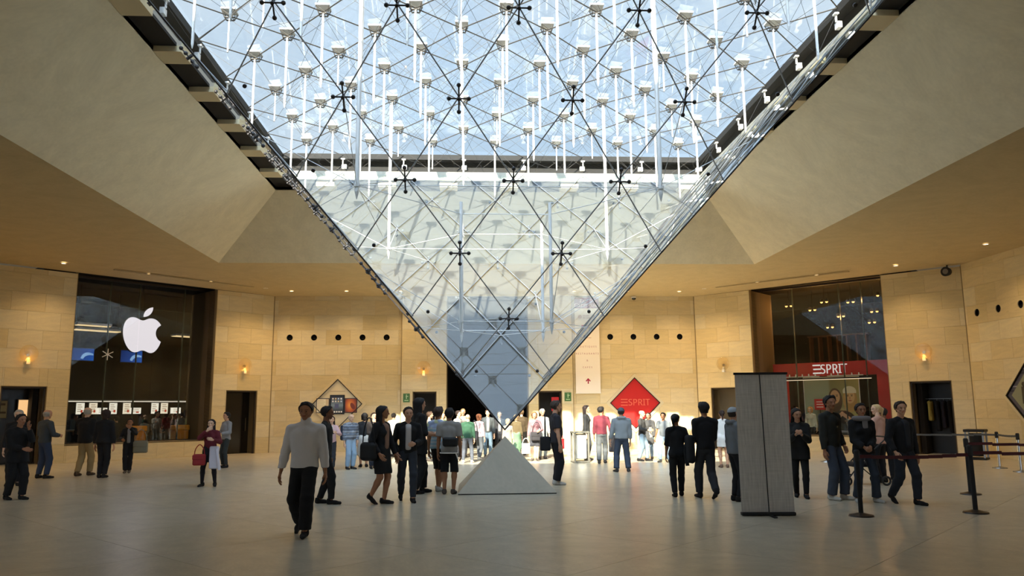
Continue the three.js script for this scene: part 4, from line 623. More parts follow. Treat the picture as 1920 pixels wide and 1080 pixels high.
const HAIR = {
  short: nets([...big(0.017), [-0.03, 0.1, 0.03, 0.03, 0.03, 0.1, 0.03, 0.03], [0, 0.03, -0.05, 0.078, 0, -0.04, -0.05, 0.06]], 0.02, 0.008, (x, y, z, d) => Math.max(hairline(x, y, z, d + rough(0.005, 95)(x, y, z)), -0.062 - y - (z + 0.05) * 0.5)),
  tousled: nets([...big(0.02), [0, 0.03, -0.05, 0.084, 0, -0.05, -0.052, 0.062], [-0.03, 0.1, 0.04, 0.035, 0.04, 0.1, 0.05, 0.03]], 0.02, 0.008, (x, y, z, d) => Math.max(hairline(x, y, z, d + rough(0.006, 80)(x, y, z)), -0.075 - y)),
  long: nets([...big(0.016), [0.055, 0.03, -0.03, 0.05, 0.082, -0.2, -0.005, 0.036], [-0.055, 0.03, -0.03, 0.05, -0.082, -0.2, -0.005, 0.036], [0, 0.03, -0.06, 0.075, 0, -0.24, -0.07, 0.06]], 0.03, 0.009, (x, y, z, d) => Math.max(hairline(x, y, z, d + rough(0.003, 90)(x, y, z)), y < 0.0 ? z - 0.03 - Math.abs(x) * 0.3 : -1)),
  bob: nets([...big(0.02), [0.06, 0.03, -0.02, 0.05, 0.07, -0.075, -0.005, 0.036], [-0.06, 0.03, -0.02, 0.05, -0.07, -0.075, -0.005, 0.036], [0, 0.03, -0.05, 0.08, 0, -0.085, -0.055, 0.06]], 0.03, 0.009, (x, y, z, d) => Math.max(hairline(x, y, z, d + rough(0.004, 90)(x, y, z)), y < 0.01 ? z - 0.04 : -1)),
  ponytail: nets([...big(0.01), [0, 0.03, -0.05, 0.078, 0, -0.03, -0.05, 0.06], [0, 0.045, -0.1, 0.035, 0, 0.01, -0.145, 0.036], [0, 0.01, -0.145, 0.036, 0, -0.17, -0.125, 0.014]], 0.02, 0.008, (x, y, z, d) => Math.max(hairline(x, y, z, d), z > -0.09 ? -0.055 - y : -1)),
  fringe: nets([[0, 0.02, -0.045, 0.08, 0, -0.045, -0.04, 0.066], [0.066, 0.02, -0.03, 0.03, 0.066, -0.02, -0.02, 0.026], [-0.066, 0.02, -0.03, 0.03, -0.066, -0.02, -0.02, 0.026]], 0.02, 0.008, (x, y, z, d) => Math.max(hairline(x, y, z, d), y - 0.06, -0.06 - y)),
  cap: nets([...big(0.014), [0, 0.075, 0.06, 0.03, 0, 0.062, 0.14, 0.02]], 0.012, 0.008, (x, y, z, d) => Math.max(d, 0.035 - y + z * 0.12, z > 0.1 ? Math.abs(y - 0.055) - 0.012 : -1)),
};
// shoe: ankle above the origin, toe towards +z
const SHOE = nets([[0, 0.05, -0.03, 0.04, 0, 0.035, -0.045, 0.036], [0, 0.045, -0.02, 0.042, 0, 0.032, 0.09, 0.034], [-0.008, 0.03, 0.08, 0.034, 0.008, 0.026, 0.165, 0.028], [0, 0.06, -0.03, 0.042, 0, 0.085, -0.032, 0.043]], 0.03, 0.0085, (x, y, z, d) => Math.max(d, -y + 0.002, y - 0.105));
const clothM = new Map(); const cloth = (c) => { if (!clothM.has(c)) clothM.set(c, std(c, 0.92)); return clothM.get(c); }; const clothV = new THREE.MeshStandardMaterial({ color: 0xffffff, roughness: 0.92, vertexColors: true });
const skinM = new Map(); const skin = (c) => { if (!skinM.has(c)) skinM.set(c, std(c, 0.6, { vertexColors: true })); return skinM.get(c); };
const hairM = new Map(); const hairMat = (c) => { if (!hairM.has(c)) hairM.set(c, std(c, 0.8)); return hairM.get(c); };
const lin = (hex) => { const c = new THREE.Color(hex); return [c.r, c.g, c.b]; };
function ik(a, t, l1, l2, pole) { // middle joint of a two bone chain
  const d = t.clone().sub(a); let L = d.length(); const mx = (l1 + l2) * 0.999; if (L > mx) { d.multiplyScalar(mx / L); L = mx; t.copy(a).add(d); }
  const u = d.clone().divideScalar(L), x = (l1 * l1 - l2 * l2 + L * L) / (2 * L), h = Math.sqrt(Math.max(0, l1 * l1 - x * x)), p = pole.clone().addScaledVector(u, -pole.dot(u)).normalize();
  return a.clone().addScaledVector(u, x).addScaledVector(p, h);
}
const ARMS = { // wrist targets [x out, y, z] in body heights, for the left arm; x is mirrored for the right
  down: [0.14, 0.475, 0.015], out: [0.18, 0.47, 0.02], fwd: [0.125, 0.49, 0.09], back: [0.14, 0.485, -0.09], pocket: [0.115, 0.52, 0.05], front: [0.02, 0.6, 0.13], cross: [-0.06, 0.68, 0.12], phone: [0.025, 0.72, 0.17], face: [0.02, 0.83, 0.15], hold: [0.1, 0.62, 0.15], belly: [0.03, 0.56, 0.12], hip: [0.16, 0.56, -0.02], strap: [0.1, 0.74, 0.1], chat: [0.09, 0.7, 0.19],
};
const FEET = { stand: [[0.055, 0, 0, 0.2], [-0.055, 0, 0, -0.2]], wide: [[0.095, 0, 0, 0.3], [-0.095, 0, 0, -0.3]], walkL: [[0.052, 0.12, 0, 0.08], [-0.06, -0.14, 0.035, -0.08]], walkR: [[0.06, -0.14, 0.035, 0.08], [-0.052, 0.12, 0, -0.08]], stepL: [[0.045, 0.08, 0, 0.1], [-0.05, -0.06, 0, -0.1]], stepR: [[0.05, -0.06, 0, 0.1], [-0.045, 0.08, 0, -0.1]], close: [[0.035, 0, 0, 0.1], [-0.035, 0, 0, -0.1]] };
let nPeople = 0;
function person(o) {
  nPeople++;
  const H = o.h, f = !!o.f, far = o.at[1] < -3, cell = far ? 0.023 : 0.017, s = (v) => v * H, wide = o.build || 1;
  const root = thing('person', o.label, 'person', [o.at[0], 0, o.at[1]], (o.face || 0) * Math.PI / 180, o.group);
  const feet = typeof o.feet === 'object' ? o.feet : FEET[o.feet || 'stand'], sw = (f ? 0.09 : 0.104) * wide, lean = o.lean || 0, sit = o.sit;
  const l1 = 0.247, l2 = 0.236, ankY = 0.047; let py = 0.535;
  if (sit) py = sit; else for (const [x, z, lf] of feet) { const hx = Math.abs(x) - 0.045; py = Math.min(py, ankY + lf + Math.sqrt(Math.max(0.01, 0.4815 * 0.4815 - hx * hx - z * z)) + 0.006); }
  const T = (x, y, z) => V(x, y, z + lean * Math.max(0, y - py)).multiplyScalar(H);
  const B = (a, ra, b, rb) => [a.x, a.y, a.z, s(ra), b.x, b.y, b.z, s(rb)];
  // skeleton
  const legs = [0, 1].map((i) => { const sg = i ? -1 : 1, [fx, fz, lf, fy] = feet[i], hip = V(sg * 0.046 * H, s(py - 0.012), 0), ank = V(s(fx), s(ankY + lf), s(fz)); const knee = ik(hip, ank, s(l1), s(l2), V(sg * 0.12 + Math.sin(fy) * 0.4, 0, 1)); return { hip, knee, ank, lf, fy, sg }; });
  const arms = [0, 1].map((i) => { const sg = i ? -1 : 1, spec = (o.arms || ['down', 'down'])[i], a = typeof spec === 'string' ? ARMS[spec] : spec; const sh = T(sg * sw, py + 0.263, -0.008), dy = py - 0.535, w = V(sg * a[0] * H, s(a[1] + dy), s(a[2]) + lean * Math.max(0, a[1] + dy - py) * H); const el = ik(sh, w, s(0.168), s(0.148), V(sg * 0.55, -0.35, -0.8)); return { sh, el, w, sg }; });
  const tor = (g, k = 1) => { const q = [], w = wide; for (const d of [-1, 1]) { q.push(B(T(d * 0.038 * w, py - 0.015, -0.006), (f ? 0.057 : 0.05) * w + g, T(d * 0.036 * w, py + 0.075, 0), (f ? 0.042 : 0.046) * w + g), B(T(d * 0.032 * w, py + 0.09, 0.002), (f ? 0.042 : 0.047) * w + g, T(d * 0.047 * w, py + 0.215, 0), (f ? 0.043 : 0.05) * w + g), B(T(d * 0.016, py + 0.292, -0.012), 0.027 + g * 0.8, T(d * sw * 0.96, py + 0.262, -0.008), 0.029 + g * 0.8)); if (f) q.push(B(T(d * 0.034, py + 0.195, 0.036), 0.033 + g, T(d * 0.034, py + 0.205, 0.031), 0.03 + g)); }
    q.push(B(T(0, py + 0.02, -0.002), 0.056 * w + g, T(0, py + 0.23, 0.004), 0.053 * w + g)); if (o.belly) q.push(B(T(0, py + 0.07, 0.03), o.belly + g, T(0, py + 0.12, 0.03), o.belly + g)); return q; };
  const armB = (A, g, e = 1) => { const q = [B(A.sh, 0.032 + g, A.el, 0.023 + g)]; if (e > 0) { const en = A.el.clone().lerp(A.w, e); q.push(B(A.el, 0.023 + g, A.el.clone().lerp(A.w, Math.min(e, 0.35)), 0.0225 + g), B(A.el.clone().lerp(A.w, Math.min(e, 0.35) * 0.9), 0.0225 + g, en, 0.0155 + (0.006 * (1 - e)) + g)); } return q; };
  const legB = (Lg, g, e = 2, flare = 0) => { const q = [], th = f ? 0.053 : 0.05; if (e <= 1) q.push(B(Lg.hip, th * wide + g, Lg.hip.clone().lerp(Lg.knee, e), th - (th - 0.036) * e + g)); else { const t = e - 1; q.push(B(Lg.hip, th * wide + Math.min(g, 0.003), Lg.knee, 0.035 + g), B(Lg.knee, 0.034 + g, Lg.knee.clone().lerp(Lg.ank, Math.min(t, 0.32)), 0.0335 + g), B(Lg.knee.clone().lerp(Lg.ank, Math.min(t, 0.3)), 0.0335 + g, Lg.knee.clone().lerp(Lg.ank, t), 0.0335 - 0.0125 * t + g + flare)); } return q; };
  const neck = B(T(0, py + 0.285, -0.012), 0.032, T(0, py + 0.375, 0.004), 0.03);
  // body: one continuous mesh of torso, limbs, head and hands
  const hs = H / 1.75 * 1.02, hp = T(0, py + 0.4, 0.012), hq = new THREE.Quaternion().setFromEuler(new THREE.Euler((o.nod || 0) * Math.PI / 180, (o.look || 0) * Math.PI / 180, (o.tilt || 0) * Math.PI / 180, 'YXZ')), hm = new THREE.Matrix4().compose(hp, hq, V(hs, hs, hs));
  const shell = nets([...tor(0), neck, ...arms.flatMap((A) => armB(A, 0)), ...legs.flatMap((L) => legB(L, 0))], s(0.014), far ? 0.026 : 0.02, null, () => [1, 1, 1]);
  const pieces = [shell, HEADS[f ? 1 : 0].clone().applyMatrix4(hm)];
  arms.forEach((A, i) => { const d = A.w.clone().sub(A.el).normalize(), y = d.clone().negate(), hint = Math.abs(d.y) > 0.72 ? V(0, 0, 1) : V(0, 1, 0), z = hint.addScaledVector(y, -hint.dot(y)).normalize(), x = y.clone().cross(z), m = new THREE.Matrix4().makeBasis(x, y, z); m.setPosition(A.w); const k = H / 1.75; pieces.push((i ? HANDS_R : HANDS)[(o.hand || ['relaxed', 'relaxed'])[i]].clone().scale(k, k, k).applyMatrix4(m)); });
  if (!o.noBody) part('body', mergeGeometries(pieces), skin(o.skin || 0xc99b7c), root);
  if (o.hair !== 'none') { const h = part(o.hair === 'cap' ? 'cap' : 'hair', HAIR[o.hair || 'short'], hairMat(o.hairColor ?? 0x1c1410), root); h.applyMatrix4(hm); }
  if (o.hair === 'cap') { const h = part('hair', HAIR.fringe, hairMat(0x2a1d14), root); h.applyMatrix4(hm); }
  // clothes
  const wob = (a) => (x, y, z, d) => d + a * Math.sin(y * 38 + x * 17) * Math.sin(z * 31 + x * 23 - y * 9);
  const top = o.top || {}, sl = { long: 0.96, short: 0, elbow: 0.15, none: -1 }[top.sleeve || 'long'], g = Math.max(top.thick ?? 0.01, 0.01), hem = s(py + (top.hem ?? -0.03)), upto = s(py + (top.neck === 'high' ? 0.355 : top.neck === 'deep' ? 0.3 : 0.33));
  const tb = [...tor(g)]; for (const A of arms) if (sl >= 0) { if (sl === 0) { const e = A.sh.clone().lerp(A.el, 0.72); tb.push(B(A.sh, 0.034 + g, e, 0.03 + g)); } else tb.push(...armB(A, g * 0.9, sl)); }
  if (top.neck === 'high') tb.push(B(T(0, py + 0.285, -0.012), 0.036 + g * 0.5, T(0, py + 0.36, 0.002), 0.035 + g * 0.4)); if (top.hood) tb.push(B(T(-0.045, py + 0.315, -0.045), 0.03, T(0.045, py + 0.315, -0.045), 0.03), B(T(-0.05, py + 0.31, -0.03), 0.026, T(-0.03, py + 0.3, 0.03), 0.02), B(T(0.05, py + 0.31, -0.03), 0.026, T(0.03, py + 0.3, 0.03), 0.02));
  if ((top.hem ?? -0.03) < -0.06) for (const L of legs) tb.push(B(T(L.sg * 0.04, py, 0), 0.062 * wide + g, L.hip.clone().lerp(L.knee, 0.95), 0.05 + g));
  const cuffs = arms.map((A) => { const e = sl === 0 ? A.sh.clone().lerp(A.el, 0.74) : A.el.clone().lerp(A.w, Math.max(sl, 0)), d = (sl === 0 ? A.el.clone().sub(A.sh) : A.w.clone().sub(A.el)).normalize(); return [e, d]; });
  const wb = wob(top.wobble ?? 0.003), col = top.color ?? 0x333333;
  if (!o.noTop) part(top.name || (top.sleeve === 'short' ? 't_shirt' : 'jacket'), nets(tb, s(0.01), cell, (x, y, z, d) => { d = wb(x, y, z, d); d = Math.max(d, hem - y); if (Math.abs(x) < s(0.05)) d = Math.max(d, y - upto); for (const [e, n] of cuffs) { const px = x - e.x, py_ = y - e.y, pz = z - e.z; if (px * px + py_ * py_ + pz * pz < s(0.07) * s(0.07)) d = Math.max(d, px * n.x + py_ * n.y + pz * n.z); } return d; }, typeof col === 'function' ? (x, y, z) => col(x / H, y / H, z / H) : null), typeof col === 'function' ? clothV : cloth(col), root);
  if (top.shirt) { // shirt front showing in an open jacket
    const sb = [B(T(0, py + 0.06, 0.02), 0.05 + g, T(0, py + 0.24, 0.028), 0.044 + g)]; part('shirt', nets(sb, 0, 0.014, (x, y, z, d) => Math.max(d, Math.abs(x) - s(0.03), -z)), cloth(top.shirt), root); }
  const bot = o.bottom || {}, bg = bot.thick ?? 0.007, waist = s(py + (bot.waist ?? 0.075)), bc = cloth(bot.color ?? 0x15151a);
  if (bot.type === 'skirt' || bot.type === 'dress') {
    const hy = s(bot.hem ?? 0.3), sb = [...tor(bg).slice(0, 2), ...tor(bg).slice(f ? 4 : 3, f ? 5 : 4), ...legs.map((L) => B(T(L.sg * 0.035, py, 0), 0.064 * wide + bg, L.hip.clone().lerp(L.knee, 1).add(V(0, -s(0.02), 0)), 0.046 + bg + (bot.flare || 0))), B(V(0, s(py - 0.05), 0), 0.06 + bg, V(0, hy, 0), 0.06 + (bot.flare || 0))];
    if (bot.flare) sb.push(B(V(0, s(py), 0), 0.06, V(0, hy - s(0.05), 0), 0.075 + bot.flare));
    part('skirt', nets(sb, s(0.03), cell, (x, y, z, d) => Math.max(wob(0.004)(x, y, z, d), hy - y, y - waist)), bc, root);
    if (bot.legs) { legs.forEach((L) => part('stocking', nets(legB(L, 0.002), s(0.01), cell, (x, y, z, d) => Math.max(d, y - s(py - 0.02))), cloth(bot.legs), root)); }
  } else {
    const e = bot.type === 'shorts' ? 1.12 : bot.type === 'leggings' ? 2 : 1.97, gg = bot.type === 'leggings' ? 0.003 : bot.type === 'shorts' ? 0.014 : bg;
    const lb = [...tor(0.004).slice(0, 1), ...tor(0.004).slice(f ? 4 : 3, f ? 5 : 4), B(T(0, py - 0.01, -0.002), 0.058 * wide, T(0, py + 0.06, 0), 0.056 * wide), ...legs.flatMap((L) => legB(L, gg, e, bot.flare || (bot.type === 'shorts' ? 0.006 : 0.005)))];
    const ends = legs.map((L) => [L.knee.clone().lerp(L.ank, e - 1), L.ank.clone().sub(L.knee).normalize()]);
    part(bot.type === 'shorts' ? 'shorts' : bot.type === 'leggings' ? 'leggings' : 'trousers', nets(lb, s(0.012), cell, (x, y, z, d) => { d = Math.max(wob(bot.type === 'leggings' ? 0 : 0.0035)(x, y, z, d), y - waist); for (const [p, n] of ends) { const a = x - p.x, b = y - p.y, c = z - p.z; if (a * a + b * b + c * c < s(0.06) * s(0.06)) d = Math.max(d, a * n.x + b * n.y + c * n.z); } return d; }), bc, root);
  }
  legs.forEach((L) => { const m = part('shoe', SHOE, cloth(o.shoes ?? 0x14110f), root), k = H / 1.75; m.position.set(L.ank.x, s(L.lf), L.ank.z); m.scale.set(k, k, k); m.rotation.order = 'YXZ'; m.rotation.y = L.fy; if (L.lf > 0.01) { m.rotation.x = 0.55; m.position.y += 0.02 * k; m.position.z -= 0.02; } });
  if (o.extra) o.extra(root, { T, arms, legs, py, s, H });
  return root;
}
// bags and things carried: placed in the carrier's frame, kept as objects of their own
function carried(root, name, label, cat, pos, turn = 0) { const p = V(...pos).applyAxisAngle(V(0, 1, 0), root.rotation.y).add(root.position); return thing(name, label, cat, [p.x, p.y, p.z], root.rotation.y + turn); }
function bag(root, label, pos, [w, h, d], color, o = {}) {
  const b = carried(root, o.name || 'shoulder_bag', label, 'bag', pos, o.turn || 0), m = std(color, 0.7), r = Math.min(w, h, d) * (o.round ?? 0.3);
  part('body', rbx(w, h, d, r, 0, h / 2, 0, 3), m, b); if (o.flap !== false) part('flap', rbx(w * 0.98, h * 0.4, 0.02, 0.009, 0, h * 0.72, d / 2 + 0.004), m, b);
  if (o.strap) part('strap', tube([[-w * 0.42, h * 0.9, 0], [-w * 0.3, h + o.strap * 0.6, 0], [0, h + o.strap, 0], [w * 0.3, h + o.strap * 0.6, 0], [w * 0.42, h * 0.9, 0]], 0.011, 20, 5), m, b);
  if (o.pack) { part('pocket', rbx(w * 0.7, h * 0.4, 0.06, 0.025, 0, h * 0.3, -d / 2 - 0.02, 3), m, b); for (const q of [-1, 1]) part('shoulder_strap', tube([[q * w * 0.3, h * 0.95, d / 2], [q * w * 0.34, h * 1.02, d / 2 + 0.13], [q * w * 0.4, h * 0.6, d / 2 + 0.2], [q * w * 0.38, h * 0.15, d / 2]], 0.016, 16, 5), m, b); }
  return b;
}

// clothes hanging in the right doorway, lit panel in the far left doorway
{
  const r = shopItem('right', 'clothes_rail', 'steel clothes rail inside the right doorway', 'rail', 8.6, 0, -0.95); part('bar', bar(V(-0.5, 1.85, 0), V(0.5, 1.85, 0), 0.014), M.steel, r); for (const q of [-1, 1]) part('upright', bar(V(q * 0.5, 0.01, 0), V(q * 0.5, 1.85, 0), 0.014), M.steel, r); part('foot', merge([bx(0.04, 0.02, 0.4, -0.5, 0.01, 0), bx(0.04, 0.02, 0.4, 0.5, 0.01, 0)]), M.steel, r);
  [[8.3, 0xb59a4a, 0.75, 'mustard yellow top'], [8.52, 0x17151a, 1.1, 'long black coat'], [8.72, 0x2a2530, 1.0, 'dark violet coat'], [8.92, 0x1c1614, 1.15, 'dark brown coat']].forEach(([x, c, L, n]) => {
    const g = shopItem('right', 'hanging_garment', n + ' hanging in the right doorway', 'garment', x, 1.85, -0.95); part('hanger', tube([[0, 0, 0], [0, -0.05, 0], [0, -0.08, 0.16]], 0.006, 10, 5), M.steel, g);
    const b = nets([[0, -0.12, -0.13, 0.05, 0, -0.12, 0.13, 0.05], [0, -0.14, -0.1, 0.06, 0, -L + 0.06, -0.1, 0.065], [0, -0.14, 0.1, 0.06, 0, -L + 0.06, 0.1, 0.065]], 0.04, 0.02, (X, Y, Z, d) => Math.max(d + 0.008 * Math.sin(Z * 70), -L - Y)); part('cloth', b, std(c, 0.9), g); part('sleeve', tube([[0, -0.14, 0.17], [0.01, -0.35, 0.2], [0, -0.6, 0.18]], 0.04, 10, 7), std(c, 0.9), g); });
  const l = shopItem('left', 'light_box', 'small warm lit panel inside the far left doorway', 'light', -8.3, 1.75, -0.98); part('frame', bx(0.34, 0.6, 0.05), M.frame, l); part('light_face', bx(0.28, 0.54, 0.01, 0, 0, 0.03), glow(0xffc98a, 0.7), l); { const [q] = onWall('left', -8.3, 1.75, -0.9), [t] = onWall('left', -8.3, 1.6, 1); area(0xffc98a, 0.5, 0.28, 0.54, q, t); }
  const p = shopItem('left', 'wall_picture', 'pale picture with brown shapes inside the far left doorway', 'picture', -8.95, 1.72, -1.06); part('frame', bx(0.5, 0.6, 0.03), M.frame, p); part('print', merge([bx(0.44, 0.54, 0.004, 0, 0, 0.017)]), std(0xa0926c, 0.7), p); part('shapes', merge([bx(0.3, 0.07, 0.004, 0.02, 0.16, 0.02), bx(0.12, 0.3, 0.004, -0.12, -0.05, 0.02), bx(0.2, 0.06, 0.004, 0.1, -0.1, 0.02)]), std(0x5a4628, 0.7), p);
}
// ------------------------------------------------------------------ the visitors, nearest first
const SK = { a: 0xc49272, b: 0xa06d4c, c: 0x7d5136, d: 0xd8ac8c }, black = 0x121112, jeans = 0x33404f, paleJeans = 0x7d93a8, navy = 0x1f2633;
person({ at: [-2.91, 5.44], h: 1.73, face: -4, feet: 'walkL', arms: [[0.165, 0.47, 0.0], [0.175, 0.47, 0.03]], skin: SK.b, hair: 'short', build: 1.08, nod: 3, top: { color: 0xd6d0cc, neck: 'high', hem: -0.025, thick: 0.014, name: 'turtleneck' }, bottom: { color: black, thick: 0.016, flare: 0.01 }, shoes: black, label: 'man in white turtleneck and black trousers walking towards the viewer' });
person({ at: [-3.25, 2.06], h: 1.68, face: 88, feet: 'stepR', skin: SK.c, hair: 'short', top: { color: 0x1a1816 }, bottom: { color: black }, label: 'dark dressed man in profile half hidden behind the white turtleneck' });
{ const w = person({ at: [-2.26, 2.18], h: 1.67, f: 1, face: 62, feet: [[0.03, 0.02, 0, 0.2], [-0.04, -0.1, 0.03, -0.1]], look: 25, arms: ['fwd', [0.13, 0.52, 0.06]], skin: SK.b, hair: 'long', hairColor: 0x17100c, top: { color: 0x151314, hem: -0.04, neck: 'deep', shirt: 0x8a6a58 }, bottom: { type: 'skirt', color: 0x121112, hem: 0.31 }, shoes: 0x16110e, label: 'woman in black jacket and short black skirt with long dark hair' });
  bag(w, 'big black shoulder bag of the woman in the black skirt', [-0.25, 0.74, -0.1], [0.34, 0.32, 0.16], 0x0f0e0e, { strap: 0.42, turn: 1.4, round: 0.48, flap: false }); }
person({ at: [-1.83, 1.84], h: 1.67, face: 8, feet: 'walkL', look: 6, arms: ['down', 'down'].map((a, i) => i ? 'pocket' : [0.06, 0.62, 0.14]), skin: SK.a, hair: 'short', hairColor: 0x20160f, top: { color: 0x111010, shirt: 0xb9b4b0, hem: -0.03 }, bottom: { color: 0x2c3037 }, shoes: 0x17120e, label: 'man in open black cardigan over a pale shirt and grey jeans' });
person({ at: [-1.72, 0.6], h: 1.84, face: 118, feet: 'stepL', arms: ['hold', [0.1, 0.62, 0.13]], skin: SK.a, hair: 'long', hairColor: 0x120d0b, build: 1.06, top: { color: 0x100f10, sleeve: 'elbow', hem: -0.12 }, bottom: { color: 0x100f10, thick: 0.012 }, label: 'tall figure in black with long black hair seen from behind' });
const tie = (x, y, z) => { const n = fbm(x * 14 + 3, y * 14, z * 14, 3); return y > 0.74 ? (n > 0.05 ? [0.55, 0.6, 0.35] : [0.34, 0.4, 0.55]) : Math.sin(y * 150) > 0 ? [0.28, 0.5, 0.62] : [0.55, 0.62, 0.66]; };
person({ at: [-1.36, 0.15], h: 1.66, face: 150, feet: 'stepL', arms: ['down', [0.17, 0.5, 0.05]], skin: SK.b, hair: 'tousled', hairColor: 0x3a2a20, top: { color: tie, sleeve: 'short', thick: 0.012 }, bottom: { type: 'shorts', color: 0x1b1a1c }, shoes: 0xa9a7a2, label: 'youth in tie-dyed blue and green t-shirt and dark shorts' });
{ const w = person({ at: [-1.12, 0.75], h: 1.62, face: 172, feet: 'stand', arms: ['down', 'down'], skin: SK.b, hair: 'tousled', hairColor: 0x15110e, top: { color: 0x9b9894, sleeve: 'short', thick: 0.014, hem: -0.05 }, bottom: { type: 'shorts', color: 0x121214 }, shoes: 0x4a4038, label: 'youth in grey t-shirt and black shorts with a waist bag, from behind' });
  bag(w, 'black bum bag slung on the back of the grey t-shirt', [-0.05, 0.9, -0.16], [0.3, 0.18, 0.11], 0x111010, { name: 'waist_bag', strap: 0, round: 0.45 });
  const c = carried(w, 'cord_belt', 'white cord belt tied over the black shorts', 'belt', [0, 0.78, 0]); part('cord', new THREE.TorusGeometry(0.165, 0.014, 6, 24).rotateX(Math.PI / 2).scale(1.05, 1, 0.85), M.white, c); part('tail', tube([[-0.14, 0, -0.08], [-0.17, -0.06, -0.1], [-0.19, -0.13, -0.08]], 0.012), M.white, c); }
person({ at: [1.13, -0.75], h: 1.77, face: 96, feet: 'close', arms: ['down', 'down'], skin: SK.a, hair: 'short', hairColor: 0x3a2c22, build: 1.08, belly: 0.045, top: { color: 0x2a272b, sleeve: 'short', hem: -0.04 }, bottom: { color: 0x17161b, thick: 0.014 }, shoes: 0xb9b2a8, label: 'man in dark grey t-shirt standing in profile right of the stone pyramid', extra: (r) => bag(r, 'black shoulder bag on the back of the man in profile', [-0.02, 0.72, -0.24], [0.1, 0.3, 0.22], 0x121012, { strap: 0.5 }) });
person({ at: [3.1, 1.7], h: 1.5, f: 1, face: 172, look: -30, feet: 'stepR', arms: ['fwd', [0.19, 0.5, 0.02]], skin: SK.b, hair: 'ponytail', hairColor: 0x0f0c0b, top: { color: 0x0e0d0e, sleeve: 'elbow', hem: -0.06, thick: 0.014 }, bottom: { color: 0x0e0d0e }, shoes: 0x17120f, label: 'woman in black with a ponytail walking away' });
person({ at: [3.52, 2.09], h: 1.71, face: 184, feet: [[0.05, 0.1, 0, 0.05], [-0.04, -0.14, 0.04, 0]], arms: ['front', 'front'], skin: SK.b, hair: 'tousled', hairColor: 0x15100d, top: { color: 0x0f0e0f, hem: -0.02, thick: 0.012 }, bottom: { color: 0x2b2c30, thick: 0.011 }, shoes: 0x1a1412, label: 'man in black top and grey jeans walking away beside the ponytail',
  extra: (r) => { const c = carried(r, 'carried_jacket', 'black jacket carried at the side of the man walking away', 'jacket', [0.27, 0.62, 0.06]); part('cloth', rbx(0.13, 0.5, 0.26, 0.06, 0, 0.25, 0, 3), cloth(0x0f0e0f), c); part('sleeve', tube([[0.03, 0.45, 0.05], [0.06, 0.2, 0.07], [0.04, -0.05, 0.05]], 0.035, 12, 7), cloth(0x0f0e0f), c); } });
person({ at: [3.9, 2.54], h: 1.6, face: 100, feet: 'stand', skin: SK.a, hair: 'cap', hairColor: 0x9aa0a4, top: { color: 0x6a6d70, hood: 1, thick: 0.012 }, bottom: { color: 0x121216 }, label: 'person in grey hooded sweater half hidden by the roll-up banner' });
{ const w = person({ at: [5.22, 2.13], h: 1.58, f: 1, face: -20, feet: 'stepL', look: 20, nod: 12, arms: ['phone', 'phone'], hand: ['grip', 'grip'], skin: SK.a, hair: 'long', hairColor: 0x140f0c, top: { color: 0x1b1917, hem: -0.1, thick: 0.014 }, bottom: { type: 'leggings', color: 0x100f10 }, shoes: 0x100f10, label: 'woman in black coat and leggings looking at her phone' });
  const p = carried(w, 'mobile_phone', 'small silver phone held by the woman in black leggings', 'phone', [0, 1.14, 0.3]); part('case', rbx(0.09, 0.05, 0.015, 0.006), std(0x8c8c90, 0.3, { metalness: 0.6 }), p); part('screen', bx(0.08, 0.042, 0.002, 0, 0, -0.0085), M.black, p); }
person({ at: [5.66, 2.51], h: 1.79, face: 28, look: -22, feet: [[0.06, 0.06, 0, 0.5], [-0.055, 0, 0, -0.1]], arms: ['pocket', 'down'], skin: SK.b, hair: 'tousled', hairColor: 0x15110e, top: { color: 0x24241f, hem: -0.05, thick: 0.013 }, bottom: { color: 0x3f4654, thick: 0.013, flare: 0.012 }, shoes: 0xc2bdb2, label: 'tall man in dark olive jacket, blue jeans and pale trainers' });
person({ at: [6.0, 2.94], h: 1.65, f: 1, face: -8, feet: 'wide', arms: ['belly', 'belly'], hand: ['grip', 'grip'], skin: SK.b, hair: 'short', hairColor: 0x17120f, top: { color: 0x131214, hood: 1, thick: 0.016, hem: -0.06, wobble: 0.005 }, bottom: { color: 0x2c3440, flare: 0.018 }, shoes: 0xb5b2ac, label: 'woman in black fleece and wide jeans with hands clasped',
  extra: (r) => { const c = carried(r, 'scarf', 'grey scarf round the neck of the woman in black fleece', 'scarf', [0, 1.4, 0.01]); part('loop', new THREE.TorusGeometry(0.1, 0.045, 8, 20).rotateX(Math.PI / 2).scale(1.1, 1, 0.95), cloth(0x77706f), c); part('end', rbx(0.09, 0.14, 0.04, 0.018, 0.02, -0.1, 0.1), cloth(0x77706f), c); } });
person({ at: [6.54, 3.23], h: 1.69, face: 12, look: -18, feet: [[0.03, 0.1, 0, 0.1], [-0.07, -0.13, 0.03, -0.2]], arms: ['down', [0.17, 0.52, 0.08]], skin: SK.a, hair: 'short', hairColor: 0x2a1d15, build: 1.05, top: { color: 0x131214, shirt: 0x26272b, hem: -0.05, thick: 0.013 }, bottom: { color: 0x22262e, thick: 0.011 }, shoes: 0x14110f, label: 'man in black jacket and dark jeans by the barrier belt at the right' });
